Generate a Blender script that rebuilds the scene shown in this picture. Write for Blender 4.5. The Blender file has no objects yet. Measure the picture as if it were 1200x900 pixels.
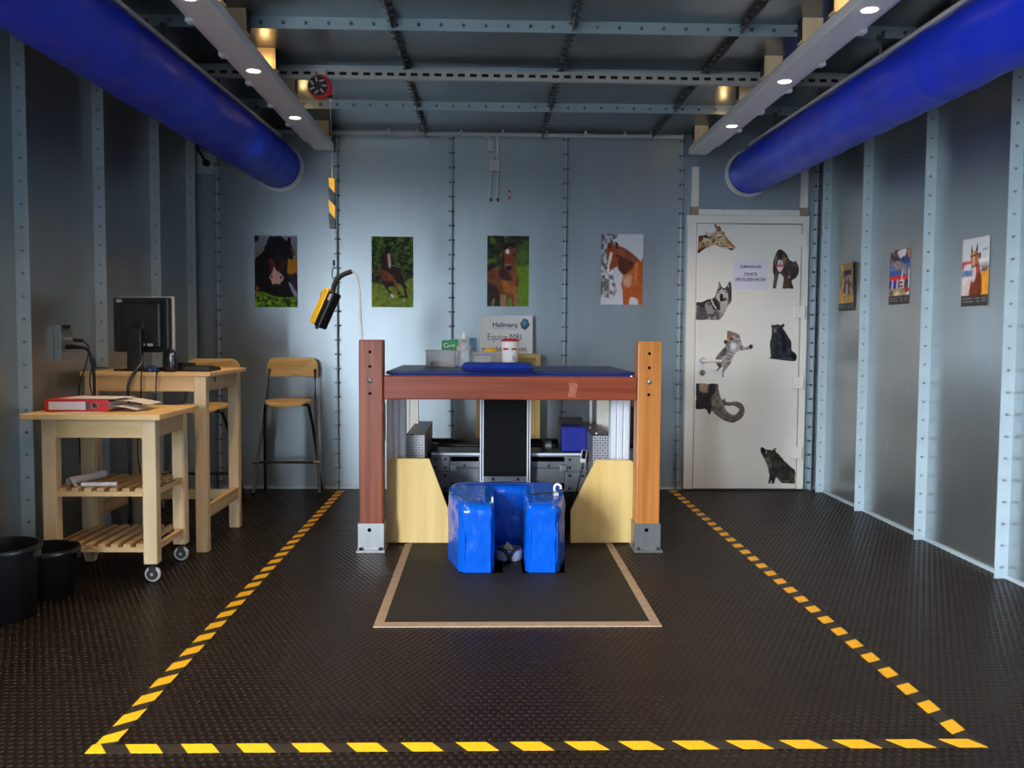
import bpy, bmesh, math, random
import numpy as np
from mathutils import Matrix, Vector
random.seed(7)
rng = np.random.default_rng(11)
scene = bpy.context.scene
col = scene.collection

# ------------------------------------------------------------------ camera
H = 1.22
M = np.array([[0.99957155, -0.02851483, 0.00660532],
              [-0.0049979, 0.05607917, 0.99841382],
              [0.02884002, 0.99801905, -0.05591262]])   # rows: camera right, up, forward in world axes
cam_d = bpy.data.cameras.new('camera')
cam = bpy.data.objects.new('camera', cam_d)
col.objects.link(cam)
cam_d.sensor_width = 36.0
cam_d.lens = 36.0 * 1050.0 / 1200.0
cam_d.clip_start = 0.05
cam.matrix_world = Matrix(((M[0][0], M[1][0], -M[2][0], 0.0),
                           (M[0][1], M[1][1], -M[2][1], 0.0),
                           (M[0][2], M[1][2], -M[2][2], H),
                           (0, 0, 0, 1)))
scene.camera = cam

# ------------------------------------------------------------------ daylight and exposure
SKY_STRENGTH = 80.0
LED_POWER = 42.0
world = bpy.data.worlds.new('overcast_sky')
scene.world = world
world.use_nodes = True
bg = world.node_tree.nodes['Background']
bg.inputs[0].default_value = (0.80, 0.90, 1.0, 1)
bg.inputs[1].default_value = SKY_STRENGTH
vs = scene.view_settings
vs.view_transform = 'Standard'
vs.look = 'None'
vs.exposure = 0.0
vs.gamma = 1.0
vs.use_curve_mapping = False
try:
    scene.cycles.use_denoising = True
    scene.cycles.max_bounces = 10
    scene.cycles.sample_clamp_indirect = 6.0
except Exception:
    pass

# the doorway behind the camera, seen by the renderer as a portal to the sky
def portal(loc, rot, sx, sy):
    d = bpy.data.lights.new('doorway_daylight', 'AREA')
    d.shape = 'RECTANGLE'
    d.size = sx
    d.size_y = sy
    d.cycles.is_portal = True
    o = bpy.data.objects.new('doorway_daylight', d)
    col.objects.link(o)
    o.location = loc
    o.rotation_euler = rot

XL, XR, YB, YF, ZC = -2.28, 2.64, 7.0, -1.3, 2.77
OPZ = 2.35
LOY0, LOY1 = -0.7, 1.1                    # wide doorway in the left wall, beside the camera
portal((XL - 0.02, (LOY0 + LOY1) / 2, OPZ / 2), (math.pi / 2, 0, -math.pi / 2), LOY1 - LOY0, OPZ)

# ------------------------------------------------------------------ materials
def lin(c):
    c = np.asarray(c, float) / 255.0
    return np.where(c <= 0.04045, c / 12.92, ((c + 0.055) / 1.055) ** 2.4)

def new_mat(name):
    m = bpy.data.materials.new(name)
    m.use_nodes = True
    nt = m.node_tree
    return m, nt, nt.nodes['Principled BSDF']

def mat(name, rgb, rough=0.5, metal=0.0, var=0.0, scale=(8, 8, 8), bump=0.0, bscale=None, spec=None,
        rvar=0.0, coat=0.0, trans=0.0, rgb2=None, detail=4.0, alpha=None):
    m, nt, b = new_mat(name)
    c = lin(rgb)
    b.inputs['Base Color'].default_value = (*c, 1)
    b.inputs['Roughness'].default_value = rough
    b.inputs['Metallic'].default_value = metal
    if spec is not None:
        b.inputs['Specular IOR Level'].default_value = spec
    if coat:
        b.inputs['Coat Weight'].default_value = coat
        b.inputs['Coat Roughness'].default_value = 0.12
    if trans:
        b.inputs['Transmission Weight'].default_value = trans
    if alpha is not None:
        b.inputs['Alpha'].default_value = alpha
    if var or bump or rvar:
        tc = nt.nodes.new('ShaderNodeTexCoord')
        mp = nt.nodes.new('ShaderNodeMapping')
        mp.inputs['Scale'].default_value = scale
        nt.links.new(tc.outputs['Object'], mp.inputs['Vector'])
        nz = nt.nodes.new('ShaderNodeTexNoise')
        nz.inputs['Scale'].default_value = 1.0
        nz.inputs['Detail'].default_value = detail
        nt.links.new(mp.outputs[0], nz.inputs['Vector'])
        if var:
            rp = nt.nodes.new('ShaderNodeValToRGB')
            d = lin(rgb2) if rgb2 is not None else c * (1 - var)
            e = c if rgb2 is not None else np.minimum(c * (1 + var), 1)
            rp.color_ramp.elements[0].color = (*d, 1)
            rp.color_ramp.elements[1].color = (*e, 1)
            rp.color_ramp.elements[0].position = 0.32
            rp.color_ramp.elements[1].position = 0.68
            nt.links.new(nz.outputs['Fac'], rp.inputs['Fac'])
            nt.links.new(rp.outputs['Color'], b.inputs['Base Color'])
        if rvar:
            mr = nt.nodes.new('ShaderNodeMapRange')
            mr.inputs['To Min'].default_value = max(rough - rvar, 0.02)
            mr.inputs['To Max'].default_value = min(rough + rvar, 1)
            nt.links.new(nz.outputs['Fac'], mr.inputs['Value'])
            nt.links.new(mr.outputs[0], b.inputs['Roughness'])
        if bump:
            n2 = nz
            if bscale is not None:
                mp2 = nt.nodes.new('ShaderNodeMapping')
                mp2.inputs['Scale'].default_value = bscale
                nt.links.new(tc.outputs['Object'], mp2.inputs['Vector'])
                n2 = nt.nodes.new('ShaderNodeTexNoise')
                n2.inputs['Scale'].default_value = 1.0
                n2.inputs['Detail'].default_value = 3.0
                nt.links.new(mp2.outputs[0], n2.inputs['Vector'])
            bp = nt.nodes.new('ShaderNodeBump')
            bp.inputs['Strength'].default_value = bump
            bp.inputs['Distance'].default_value = 0.01
            nt.links.new(n2.outputs['Fac'], bp.inputs['Height'])
            nt.links.new(bp.outputs[0], b.inputs['Normal'])
    return m

def emat(name, rgb, strength):
    m, nt, b = new_mat(name)
    b.inputs['Base Color'].default_value = (*lin(rgb), 1)
    b.inputs['Emission Color'].default_value = (*lin(rgb), 1)
    b.inputs['Emission Strength'].default_value = strength
    return m

def print_mat():
    m, nt, b = new_mat('printed_paper')
    a = nt.nodes.new('ShaderNodeAttribute')
    a.attribute_name = 'print'
    nt.links.new(a.outputs['Color'], b.inputs['Base Color'])
    b.inputs['Roughness'].default_value = 0.55
    b.inputs['Specular IOR Level'].default_value = 0.2
    return m

def wood(name, light, dark, axis='z', rough=0.45, grain=1.0):
    sc = {'x': (1.2, 28, 28), 'y': (28, 1.2, 28), 'z': (28, 28, 1.2)}[axis]
    return mat(name, light, rough, 0, 0.5, tuple(s * grain for s in sc), 0.06, rgb2=dark, detail=5, spec=0.35)

MT = {}
MT['galv'] = mat('galvanised_steel', (155, 165, 171), 0.35, 0.70, 0.05, (5, 5, 0.6), 0.04, (90, 90, 6), rvar=0.05)
MT['galv_side'] = mat('galvanised_sheet', (168, 174, 176), 0.32, 0.88, 0.06, (4, 4, 0.7), 0.04, (90, 90, 6), rvar=0.06)
def add_scuffs(m):
    nt = m.node_tree
    b = nt.nodes['Principled BSDF']
    src = b.inputs['Base Color'].links[0].from_socket
    tc = nt.nodes.new('ShaderNodeTexCoord')
    mp = nt.nodes.new('ShaderNodeMapping')
    mp.inputs['Scale'].default_value = (4, 9, 2.2)
    mp.inputs['Rotation'].default_value = (0.25, 0, 0)
    nz = nt.nodes.new('ShaderNodeTexNoise')
    nz.inputs['Scale'].default_value = 1.0
    nz.inputs['Detail'].default_value = 7.0
    nz.inputs['Roughness'].default_value = 0.62
    rp = nt.nodes.new('ShaderNodeValToRGB')
    rp.color_ramp.elements[0].position = 0.66
    rp.color_ramp.elements[1].position = 0.72
    mx = nt.nodes.new('ShaderNodeMix')
    mx.data_type = 'RGBA'
    nt.links.new(tc.outputs['Object'], mp.inputs['Vector'])
    nt.links.new(mp.outputs[0], nz.inputs['Vector'])
    nt.links.new(nz.outputs['Fac'], rp.inputs['Fac'])
    ml = nt.nodes.new('ShaderNodeMath')
    ml.operation = 'MULTIPLY'
    ml.inputs[1].default_value = 0.55
    nt.links.new(rp.outputs['Color'], ml.inputs[0])
    nt.links.new(ml.outputs[0], mx.inputs['Factor'])
    nt.links.new(src, mx.inputs['A'])
    mx.inputs['B'].default_value = (0.78, 0.80, 0.80, 1)
    nt.links.new(mx.outputs['Result'], b.inputs['Base Color'])
add_scuffs(MT['galv_side'])
MT['galv_ceil'] = mat('galvanised_ceiling', (128, 134, 138), 0.30, 0.95, 0.08, (3, 3, 3), 0.03, (60, 8, 60), rvar=0.06)
MT['flange'] = mat('flange_steel', (182, 198, 206), 0.5, 0.35, 0.05, (6, 6, 6))
MT['bolt'] = mat('bolt_steel', (104, 104, 106), 0.38, 0.85)
MT['bolt_light'] = mat('zinc_bolt', (150, 156, 160), 0.45, 0.5)
MT['void'] = mat('dark_hole', (6, 6, 6), 0.95, spec=0.0)
MT['flange_ceil'] = mat('ceiling_flange', (150, 166, 174), 0.45, 0.55)
MT['rubber'] = mat('rubber_floor', (21, 14, 11), 0.33, 0, 0.22, (1.6, 1.6, 1.6), rvar=0.06, spec=0.26)
MT['matting'] = mat('speckled_rubber', (31, 30, 24), 0.65, 0, 0.5, (140, 140, 140), 0.25, spec=0.3)
MT['beige_tape'] = mat('beige_tape', (150, 128, 106), 0.7, 0, 0.1, (20, 20, 20))
MT['yellow_tape'] = mat('yellow_tape', (226, 166, 8), 0.5, 0, 0.07, (30, 30, 30))
MT['black_tape'] = mat('black_tape', (30, 22, 12), 0.5, 0, 0.3, (30, 30, 30))
MT['white'] = mat('white_paint', (232, 229, 222), 0.35)
MT['door_white'] = mat('door_laminate', (232, 228, 221), 0.3, 0, 0.02, (3, 3, 3))
MT['lamp_white'] = mat('lamp_housing', (240, 238, 240), 0.4)
MT['plastic_grey'] = mat('grey_plastic', (178, 178, 180), 0.45)
MT['cable_white'] = mat('white_cable', (200, 200, 198), 0.5)
MT['black'] = mat('black_plastic', (18, 18, 20), 0.42)
MT['black_gloss'] = mat('black_gloss', (22, 17, 15), 0.18)
MT['black_rubber'] = mat('black_rubber', (16, 16, 17), 0.6)
MT['bucket'] = mat('bucket_plastic', (20, 21, 25), 0.32)
MT['duct'] = mat('duct_fabric', (8, 46, 205), 0.42, 0, 0.12, (3, 3, 3), 0.25, (9, 3, 9), spec=0.5)
MT['collar'] = mat('collar_metal', (205, 208, 210), 0.4, 0.3)
MT['vinyl'] = mat('blue_vinyl', (3, 84, 196), 0.20, 0, 0.06, (5, 5, 5), 0.9, (14, 14, 9), spec=0.5)
MT['pad'] = mat('pad_vinyl', (24, 42, 98), 0.38, 0, 0.08, (8, 8, 8), 0.04, (60, 60, 60))
MT['cushion'] = mat('cushion_vinyl', (18, 48, 150), 0.5, 0, 0.06, (8, 8, 8), 0.1, (60, 60, 60))
MT['bluebox'] = mat('blue_plastic', (8, 30, 140), 0.4)
MT['mahogany'] = wood('mahogany', (150, 78, 48), (104, 48, 30), 'z', 0.4)
MT['mahogany_x'] = wood('mahogany_beam', (146, 68, 40), (112, 46, 26), 'x', 0.38)
MT['oak'] = wood('honey_oak', (192, 124, 60), (160, 94, 40), 'z', 0.4)
MT['birch'] = wood('birch_ply', (232, 200, 132), (216, 178, 106), 'z', 0.45, 0.5)
MT['pine'] = wood('pine_leg', (238, 213, 172), (224, 192, 146), 'z', 0.5, 0.6)
MT['pine_x'] = wood('pine_rail', (238, 206, 152), (222, 178, 118), 'x', 0.5, 0.6)
MT['pine_y'] = wood('pine_slat', (226, 192, 144), (200, 158, 106), 'y', 0.5, 0.6)
MT['seat_wood'] = wood('stool_veneer', (246, 212, 146), (232, 190, 116), 'x', 0.4, 0.5)
MT['crate'] = wood('pale_crate_wood', (206, 184, 122), (186, 160, 96), 'z', 0.5, 0.6)
MT['chrome'] = mat('grey_tube', (150, 140, 132), 0.3, 0.85)
MT['alu'] = mat('anodised_aluminium', (228, 231, 240), 0.45, 0.15)
MT['steel'] = mat('brushed_steel', (158, 158, 158), 0.38, 0.85, 0.1, (20, 20, 3))
MT['tread_steel'] = mat('tread_steel', (138, 134, 131), 0.4, 0.7)
MT['zinc'] = mat('zinc_strut', (172, 170, 166), 0.45, 0.45)
MT['machine'] = mat('machined_plate', (128, 130, 134), 0.42, 0.7, 0.1, (12, 2, 12))
MT['dark_metal'] = mat('dark_metal', (52, 46, 42), 0.4, 0.6)
MT['belt'] = mat('black_belt', (9, 10, 11), 0.7, spec=0.15)
MT['red'] = mat('red_plastic', (196, 30, 32), 0.4)
MT['paper'] = mat('white_paper', (228, 226, 224), 0.7)
MT['clear'] = mat('clear_plastic', (214, 210, 208), 0.2, trans=0.55, alpha=0.55)
MT['green'] = mat('green_card', (10, 130, 62), 0.5)
MT['pale_blue'] = mat('pale_blue_card', (120, 175, 215), 0.5)
MT['card_blue'] = mat('card_blue', (60, 80, 170), 0.5)
MT['yellow'] = mat('yellow_plastic', (240, 186, 10), 0.4)
MT['mouse_blue'] = mat('mouse_blue', (30, 52, 104), 0.35)
MT['ink'] = mat('grey_ink', (66, 76, 92), 0.6)
MT['ink_light'] = mat('pale_ink', (150, 158, 168), 0.6)
MT['teal'] = mat('teal_ink', (36, 84, 106), 0.5)
MT['teal2'] = mat('light_teal_ink', (70, 128, 150), 0.5)
MT['notice'] = mat('notice_paper', (222, 220, 236), 0.6)
MT['print'] = print_mat()
MT['led'] = emat('lit_led', (255, 226, 205), 14.0)
MT['asphalt'] = mat('asphalt', (120, 118, 114), 0.9, 0, 0.15, (3, 3, 3))

# ------------------------------------------------------------------ geometry helpers
WL = {}

class MB:
    def __init__(self, xf=None):
        self.v, self.f, self.xf = [], [], xf

    def add(self, verts, faces):
        n = len(self.v)
        self.v += [tuple(p) for p in verts]
        self.f += [tuple(i + n for i in q) for q in faces]
        return self

    def box(self, x0, x1, y0, y1, z0, z1):
        vs_ = [(x, y, z) for z in (z0, z1) for y in (y0, y1) for x in (x0, x1)]
        return self.add(vs_, [(0, 2, 3, 1), (4, 5, 7, 6), (0, 1, 5, 4), (2, 6, 7, 3), (0, 4, 6, 2), (1, 3, 7, 5)])

    def rbox(self, x0, x1, y0, y1, z0, z1, r, seg=2):
        bm = bmesh.new()
        bmesh.ops.create_cube(bm, size=1)
        for v in bm.verts:
            v.co = Vector((x0 + (v.co.x + .5) * (x1 - x0), y0 + (v.co.y + .5) * (y1 - y0), z0 + (v.co.z + .5) * (z1 - z0)))
        r = min(r, 0.49 * min(x1 - x0, y1 - y0, z1 - z0))
        bmesh.ops.bevel(bm, geom=bm.edges[:], offset=r, segments=seg, affect='EDGES', profile=0.5)
        return self.bm(bm)

    def bm(self, bm):
        bm.verts.index_update()
        self.add([v.co[:] for v in bm.verts], [[v.index for v in f.verts] for f in bm.faces])
        bm.free()
        return self

    def frame(self, d):
        d = Vector(d).normalized()
        a = Vector((0, 0, 1)) if abs(d.z) < 0.9 else Vector((1, 0, 0))
        u = d.cross(a).normalized()
        return u, u.cross(d).normalized()

    def cyl(self, p0, p1, r0, r1=None, n=12, cap=True):
        r1 = r0 if r1 is None else r1
        p0, p1 = Vector(p0), Vector(p1)
        u, w = self.frame(p1 - p0)
        vs_ = []
        for p, r in ((p0, r0), (p1, r1)):
            for i in range(n):
                a = 2 * math.pi * i / n
                vs_.append(p + u * (r * math.cos(a)) + w * (r * math.sin(a)))
        fs = [(i, (i + 1) % n, n + (i + 1) % n, n + i) for i in range(n)]
        if cap:
            fs += [tuple(range(n - 1, -1, -1)), tuple(range(n, 2 * n))]
        return self.add(vs_, fs)

    def tube(self, pts, r, n=8, smooth=True, steps=6):
        P = [Vector(p) for p in pts]
        if smooth and len(P) > 2:
            Q = []
            for i in range(len(P) - 1):
                a, b, c, d = P[max(i - 1, 0)], P[i], P[i + 1], P[min(i + 2, len(P) - 1)]
                for k in range(steps):
                    t = k / steps
                    Q.append(0.5 * ((2 * b) + (c - a) * t + (2 * a - 5 * b + 4 * c - d) * t * t + (3 * b - a - 3 * c + d) * t ** 3))
            Q.append(P[-1])
            P = Q
        vs_, fs = [], []
        u = None
        for i, p in enumerate(P):
            d = (P[min(i + 1, len(P) - 1)] - P[max(i - 1, 0)]).normalized()
            if u is None:
                u, w = self.frame(d)
            else:
                u = (u - d * u.dot(d)).normalized()
                w = d.cross(u)
            rr = r[i] if isinstance(r, (list, tuple)) and len(r) == len(P) else (r if not isinstance(r, (list, tuple)) else r[0])
            for k in range(n):
                a = 2 * math.pi * k / n
                vs_.append(p + u * (rr * math.cos(a)) + w * (rr * math.sin(a)))
        for i in range(len(P) - 1):
            for k in range(n):
                fs.append((i * n + k, i * n + (k + 1) % n, (i + 1) * n + (k + 1) % n, (i + 1) * n + k))
        fs += [tuple(range(n - 1, -1, -1)), tuple(range((len(P) - 1) * n, len(P) * n))]
        return self.add(vs_, fs)

    def lathe(self, c, prof, n=28, cap=True):
        vs_, fs = [], []
        for r, z in prof:
            for k in range(n):
                a = 2 * math.pi * k / n
                vs_.append((c[0] + r * math.cos(a), c[1] + r * math.sin(a), c[2] + z))
        for i in range(len(prof) - 1):
            for k in range(n):
                fs.append((i * n + k, i * n + (k + 1) % n, (i + 1) * n + (k + 1) % n, (i + 1) * n + k))
        if cap and prof[0][0] > 1e-5:
            fs.append(tuple(range(n - 1, -1, -1)))
        if cap and prof[-1][0] > 1e-5:
            m0 = (len(prof) - 1) * n
            fs.append(tuple(range(m0, m0 + n)))
        return self.add(vs_, fs)

    def prism(self, poly, axis, a0, a1, bevel=0.0, seg=2):
        """poly in the two other axes (in order x,y,z without axis), extruded a0..a1"""
        def P(p, a):
            return {'x': (a, p[0], p[1]), 'y': (p[0], a, p[1]), 'z': (p[0], p[1], a)}[axis]
        bm = bmesh.new()
        lo = [bm.verts.new(P(p, a0)) for p in poly]
        hi = [bm.verts.new(P(p, a1)) for p in poly]
        n = len(poly)
        bm.faces.new(lo)
        bm.faces.new(hi)
        for i in range(n):
            bm.faces.new((lo[i], lo[(i + 1) % n], hi[(i + 1) % n], hi[i]))
        bmesh.ops.recalc_face_normals(bm, faces=bm.faces[:])
        if bevel:
            bmesh.ops.bevel(bm, geom=bm.edges[:], offset=bevel, segments=seg, affect='EDGES', profile=0.5)
        return self.bm(bm)

    def build(self, name, m, parent=None, smooth=False, loc=None):
        V = np.array(self.v, float)
        if self.xf is not None:
            V = V @ np.array(self.xf.to_3x3()).T + np.array(self.xf.translation)
        if parent is not None:
            o0 = np.array(WL[parent.name])
        elif loc is not None:
            o0 = np.array(loc)
        else:
            lo, hi = V.min(0), V.max(0)
            o0 = np.array([(lo[0] + hi[0]) / 2, (lo[1] + hi[1]) / 2, lo[2]])
        me = bpy.data.meshes.new(name)
        me.from_pydata((V - o0).tolist(), [], self.f)
        bm = bmesh.new()
        bm.from_mesh(me)
        bmesh.ops.recalc_face_normals(bm, faces=bm.faces[:])
        bm.to_mesh(me)
        bm.free()
        if smooth:
            try:
                me.shade_smooth()
                me.set_sharp_from_angle(angle=math.radians(40))
            except Exception:
                for p in me.polygons:
                    p.use_smooth = True
        me.materials.append(MT[m] if isinstance(m, str) else m)
        o = bpy.data.objects.new(name, me)
        col.objects.link(o)
        if parent is not None:
            o.parent = parent
        else:
            o.location = o0
        WL[o.name] = tuple(o0)
        return o

def tag(o, label=None, cat=None, group=None, kind=None):
    if label:
        o['label'] = label
    if cat:
        o['category'] = cat
    if group:
        o['group'] = group
    if kind:
        o['kind'] = kind
    return o

def thing(name, loc, label, cat, group=None, kind=None):
    o = bpy.data.objects.new(name, None)
    o.empty_display_size = 0.1
    col.objects.link(o)
    o.location = loc
    WL[o.name] = tuple(loc)
    return tag(o, label, cat, group, kind)

def part(name, m, parent, fn, smooth=False, xf=None):
    b = MB(xf)
    fn(b)
    return b.build(name, m, parent, smooth)

def text(name, s, m, parent, origin, size, right=(1, 0, 0), up=(0, 0, 1), align='LEFT', squash=1.0, bold=0.0):
    cu = bpy.data.curves.new('lettering_curve', 'FONT')
    cu.body = s
    cu.size = size
    cu.align_x = align
    cu.extrude = 0.0004
    cu.offset = bold
    cu.resolution_u = 3
    tmp = bpy.data.objects.new('lettering_tmp', cu)
    col.objects.link(tmp)
    dg = bpy.context.evaluated_depsgraph_get()
    me = bpy.data.meshes.new_from_object(tmp.evaluated_get(dg))
    bpy.data.objects.remove(tmp)
    r_, u_ = Vector(right), Vector(up)
    n_ = r_.cross(u_)
    o0 = Vector(WL[parent.name])
    for v in me.vertices:
        x, y, z = v.co
        v.co = Vector(origin) + r_ * (x * squash) + u_ * y + n_ * z - o0
    me.materials.clear()
    me.materials.append(MT[m])
    o = bpy.data.objects.new(name, me)
    col.objects.link(o)
    o.parent = parent
    WL[o.name] = tuple(o0)
    return o

# ------------------------------------------------------------------ the room shell
def flange_bolts(axis, pos, wall, inward, lo, hi, step, depth_c):
    pass

def bolt_mesh(points, axis, t=0.005, k=1.0):
    b = MB()
    for p in points:
        for s in (-1, 1):
            q0 = Vector(p)
            q1 = Vector(p)
            q0[axis] += s * 0.003
            q1[axis] += s * (0.003 + t + 0.005)
            b.cyl(q0, q1, 0.0095 * k, 0.0085 * k, 6)
            q2 = Vector(q1)
            q2[axis] += s * 0.011 * k ** 3
            b.cyl(q1, q2, 0.0055 * k, 0.005 * k, 5)
    return b

FD = 0.052   # how far the bolted flanges stand out
# back wall
wb = MB().box(XL - 0.1, XR + 0.1, YB + 0.012, YB + 0.1, -0.1, ZC + 0.1).build('wall_back', 'galv')
tag(wb, 'blue-grey galvanised steel end wall with bolted panel seams', 'wall', kind='structure')
bx = [-2.06, -1.15, -0.272, 0.606, 1.505, 2.565]
edges = [XL] + bx + [XR]
for i in range(len(edges) - 1):
    MB().box(edges[i] + 0.002, edges[i + 1] - 0.002, YB, YB + 0.012, 0, ZC).build('panel', 'galv', wb)
for x in bx:
    fl = MB().box(x - 0.003, x - 0.0006, YB - FD, YB, 0, ZC).box(x + 0.0006, x + 0.003, YB - FD, YB, 0, ZC).build('flange', 'flange', wb)
    tag(bolt_mesh([(x, YB - FD * .55, z) for z in np.arange(0.06, ZC - 0.03, 0.1105)], 0).build('bolt_row', 'bolt', fl), kind='stuff')
# narrow skirting angle along the foot of the back wall
MB().box(XL, 1.55, YB - 0.012, YB, 0, 0.018).build('skirt', 'flange', wb)

def side_wall(name, x0, sgn, ys, label, y_lo, mname):
    xo = x0 + sgn * 0.012
    w = MB().box(min(xo, xo + sgn * 0.09), max(xo, xo + sgn * 0.09), y_lo, YB + 0.1, -0.1, ZC + 0.1).build(name, mname)
    tag(w, label, 'wall', kind='structure')
    e = [y_lo] + sorted(ys) + [YB]
    for i in range(len(e) - 1):
        MB().box(min(x0, xo), max(x0, xo), e[i] + 0.002, e[i + 1] - 0.002, 0, ZC).build('panel', mname, w)
    for y in ys:
        xi = x0 - sgn * 0.066
        fl = MB()
        for a, b_ in ((y - 0.003, y - 0.0006), (y + 0.0006, y + 0.003)):
            fl.box(min(x0, xi), max(x0, xi), a, b_, 0, ZC)
        fl = fl.build('flange', 'flange', w)
        tag(bolt_mesh([(x0 - sgn * 0.036, y, z) for z in np.arange(0.06, ZC - 0.03, 0.1105)], 1, k=0.8).build('bolt_row', 'bolt_light', fl), kind='stuff')
    return w

wr = side_wall('wall_right', XR, 1, [6.87, 6.13, 5.255, 4.40, 3.52, 2.65, 1.77, 0.9, 0.0],
               'bright galvanised steel side wall carrying three small calendar posters', YF, 'galv_side')
wl = side_wall('wall_left', XL, -1, [6.93, 6.19, 5.31, 4.43, 3.55, 2.67, 1.8],
               'dark galvanised steel side wall behind the wooden bar table', LOY1, 'galv_side')
MB().box(XR - 0.012, XR, YF, YB, 0, 0.02).build('skirt', 'flange', wr)
wlh = MB().box(XL - 0.1, XL, YF, LOY1, OPZ, ZC + 0.1).box(XL - 0.1, XL, YF, LOY0, 0, OPZ).build('wall_left_header', 'galv_side')
tag(wlh, 'steel header over the doorway beside the viewer', 'wall', kind='structure')
wf = MB().box(XL - 0.1, XR + 0.1, YF - 0.1, YF, 0, ZC).build('wall_front', 'galv')
tag(wf, 'plain steel wall behind the viewer', 'wall', kind='structure')
gr = MB().box(-150, 150, -150, 150, -0.25, -0.15).build('ground', 'asphalt')  # unseen ground, added to keep below-horizon sky light off ceiling and upper walls
tag(gr, 'unseen grey asphalt ground added outside to block sky light from below', 'ground', kind='structure')

# ceiling
ce = MB().box(XL - 0.1, XR + 0.1, YF - 0.1, YB + 0.1, ZC + 0.012, ZC + 0.1).build('ceiling', 'galv_ceil')
tag(ce, 'dark galvanised steel ceiling with bolted seams', 'ceiling', kind='structure')
cx = [-1.37, -0.47, 0.42, 1.262, 2.15]
cy = [6.11, 5.33, 4.53, 3.65, 2.77, 1.9, 1.0, 0.1]
ex = [XL] + cx + [XR]
ey = [YF] + sorted(cy) + [YB]
for i in range(len(ex) - 1):
    for j in range(len(ey) - 1):
        MB().box(ex[i] + 0.002, ex[i + 1] - 0.002, ey[j] + 0.002, ey[j + 1] - 0.002, ZC, ZC + 0.012).build('panel', 'galv_ceil', ce)
for x in cx:
    fl = MB().box(x - 0.003, x + 0.003, YF, YB, ZC - 0.05, ZC).build('flange', 'dark_metal', ce)
    tag(bolt_mesh([(x, y, ZC - 0.028) for y in np.arange(2.0, YB - 0.05, 0.0885)], 0).build('bolt_row', 'bolt', fl), kind='stuff')
for y in cy:
    fl = MB().box(XL, XR, y - 0.003, y + 0.003, ZC - 0.058, ZC).build('flange', 'flange_ceil', ce)
    tag(bolt_mesh([(x, y, ZC - 0.03) for x in np.arange(XL + 0.06, XR, 0.1105)], 1).build('bolt_row', 'bolt', fl), kind='stuff')

# floor: rubber sheet with coin studs
fo = MB().box(XL - 0.1, XR + 0.1, YF - 0.1, YB + 0.1, -0.15, -0.0025).build('floor', 'rubber')
tag(fo, 'dark brown rubber floor with raised round studs', 'floor', kind='structure')

def stud_field():
    px, py = 0.0285, 0.0285
    xs = np.arange(XL + 0.02, XR - 0.01, px)
    ys = np.arange(1.9, YB - 0.01, py)
    c = []
    for j, y in enumerate(ys):
        off = px / 2 if j % 2 else 0
        c.append(np.stack([xs + off, np.full_like(xs, y)], 1))
    c = np.concatenate(c)
    c = c[c[:, 0] < XR - 0.012]
    n = 7
    a = np.arange(n) * 2 * np.pi / n
    base = np.stack([np.cos(a) * 0.0112, np.sin(a) * 0.0112, np.full(n, -0.0026)], 1)
    top = np.stack([np.cos(a) * 0.0088, np.sin(a) * 0.0088, np.zeros(n)], 1)
    t = np.concatenate([base, top])
    N = len(c)
    V = np.repeat(t[None], N, 0)
    V[:, :, :2] += c[:, None, :]
    V = V.reshape(-1, 3)
    fq = np.array([[i, (i + 1) % n, n + (i + 1) % n, n + i] for i in range(n)])
    ft = np.arange(n, 2 * n)
    offs = np.arange(N) * 2 * n
    loops = np.concatenate([np.concatenate([(fq[None] + offs[:, None, None]).reshape(N, -1), ft[None] + offs[:, None]], 1)]).reshape(-1)
    tot = np.tile(np.array([4] * n + [n]), N)
    start = np.concatenate([[0], np.cumsum(tot)[:-1]])
    me = bpy.data.meshes.new('stud_field')
    me.vertices.add(len(V))
    me.vertices.foreach_set('co', V.astype(np.float32).ravel())
    me.loops.add(len(loops))
    me.loops.foreach_set('vertex_index', loops.astype(np.int32))
    me.polygons.add(len(tot))
    me.polygons.foreach_set('loop_start', start.astype(np.int32))
    me.polygons.foreach_set('loop_total', tot.astype(np.int32))
    me.update(calc_edges=True)
    me.materials.append(MT['rubber'])
    o = bpy.data.objects.new('stud_field', me)
    col.objects.link(o)
    w = WL[fo.name]
    o.parent = fo
    o.location = (-w[0], -w[1], -w[2])
    tag(o, kind='stuff')
stud_field()

# hazard tape on the floor: a dark film with separate yellow stripes
TW = 0.056
def hazard_tape(label, p0, p1, pitch, lean, duty=0.55, phase=0.0):
    p0, p1 = Vector((*p0, 0)), Vector((*p1, 0))
    d = (p1 - p0)
    L = d.length
    d.normalize()
    n = Vector((-d.y, d.x, 0))
    t = thing('hazard_tape', tuple((p0 + p1) / 2), label, 'tape', 'hazard tape on the floor')
    def strip(b, a0, a1, b0, b1, z0, z1):
        q = [p0 + d * a0 - n * TW / 2, p0 + d * a1 - n * TW / 2, p0 + d * b1 + n * TW / 2, p0 + d * b0 + n * TW / 2]
        vs_ = [(v.x, v.y, z0) for v in q] + [(v.x, v.y, z1) for v in q]
        b.add(vs_, [(0, 1, 2, 3), (4, 5, 6, 7), (0, 1, 5, 4), (1, 2, 6, 5), (2, 3, 7, 6), (3, 0, 4, 7)])
    b = MB()
    strip(b, 0, L, 0, L, -0.0004, 0.0006)
    b.build('film', 'black_tape', t)
    s = phase
    while s < L:
        a0, a1 = max(s, 0), min(s + pitch * duty, L)
        b0, b1 = min(max(s + lean, 0), L), min(max(s + lean + pitch * duty, 0), L)
        if a1 - a0 > 0.01:
            b = MB()
            strip(b, a0, a1, b0, b1, 0.0004, 0.0013)
            b.build('stripe', 'yellow_tape', t)
        s += pitch
    return t
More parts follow.
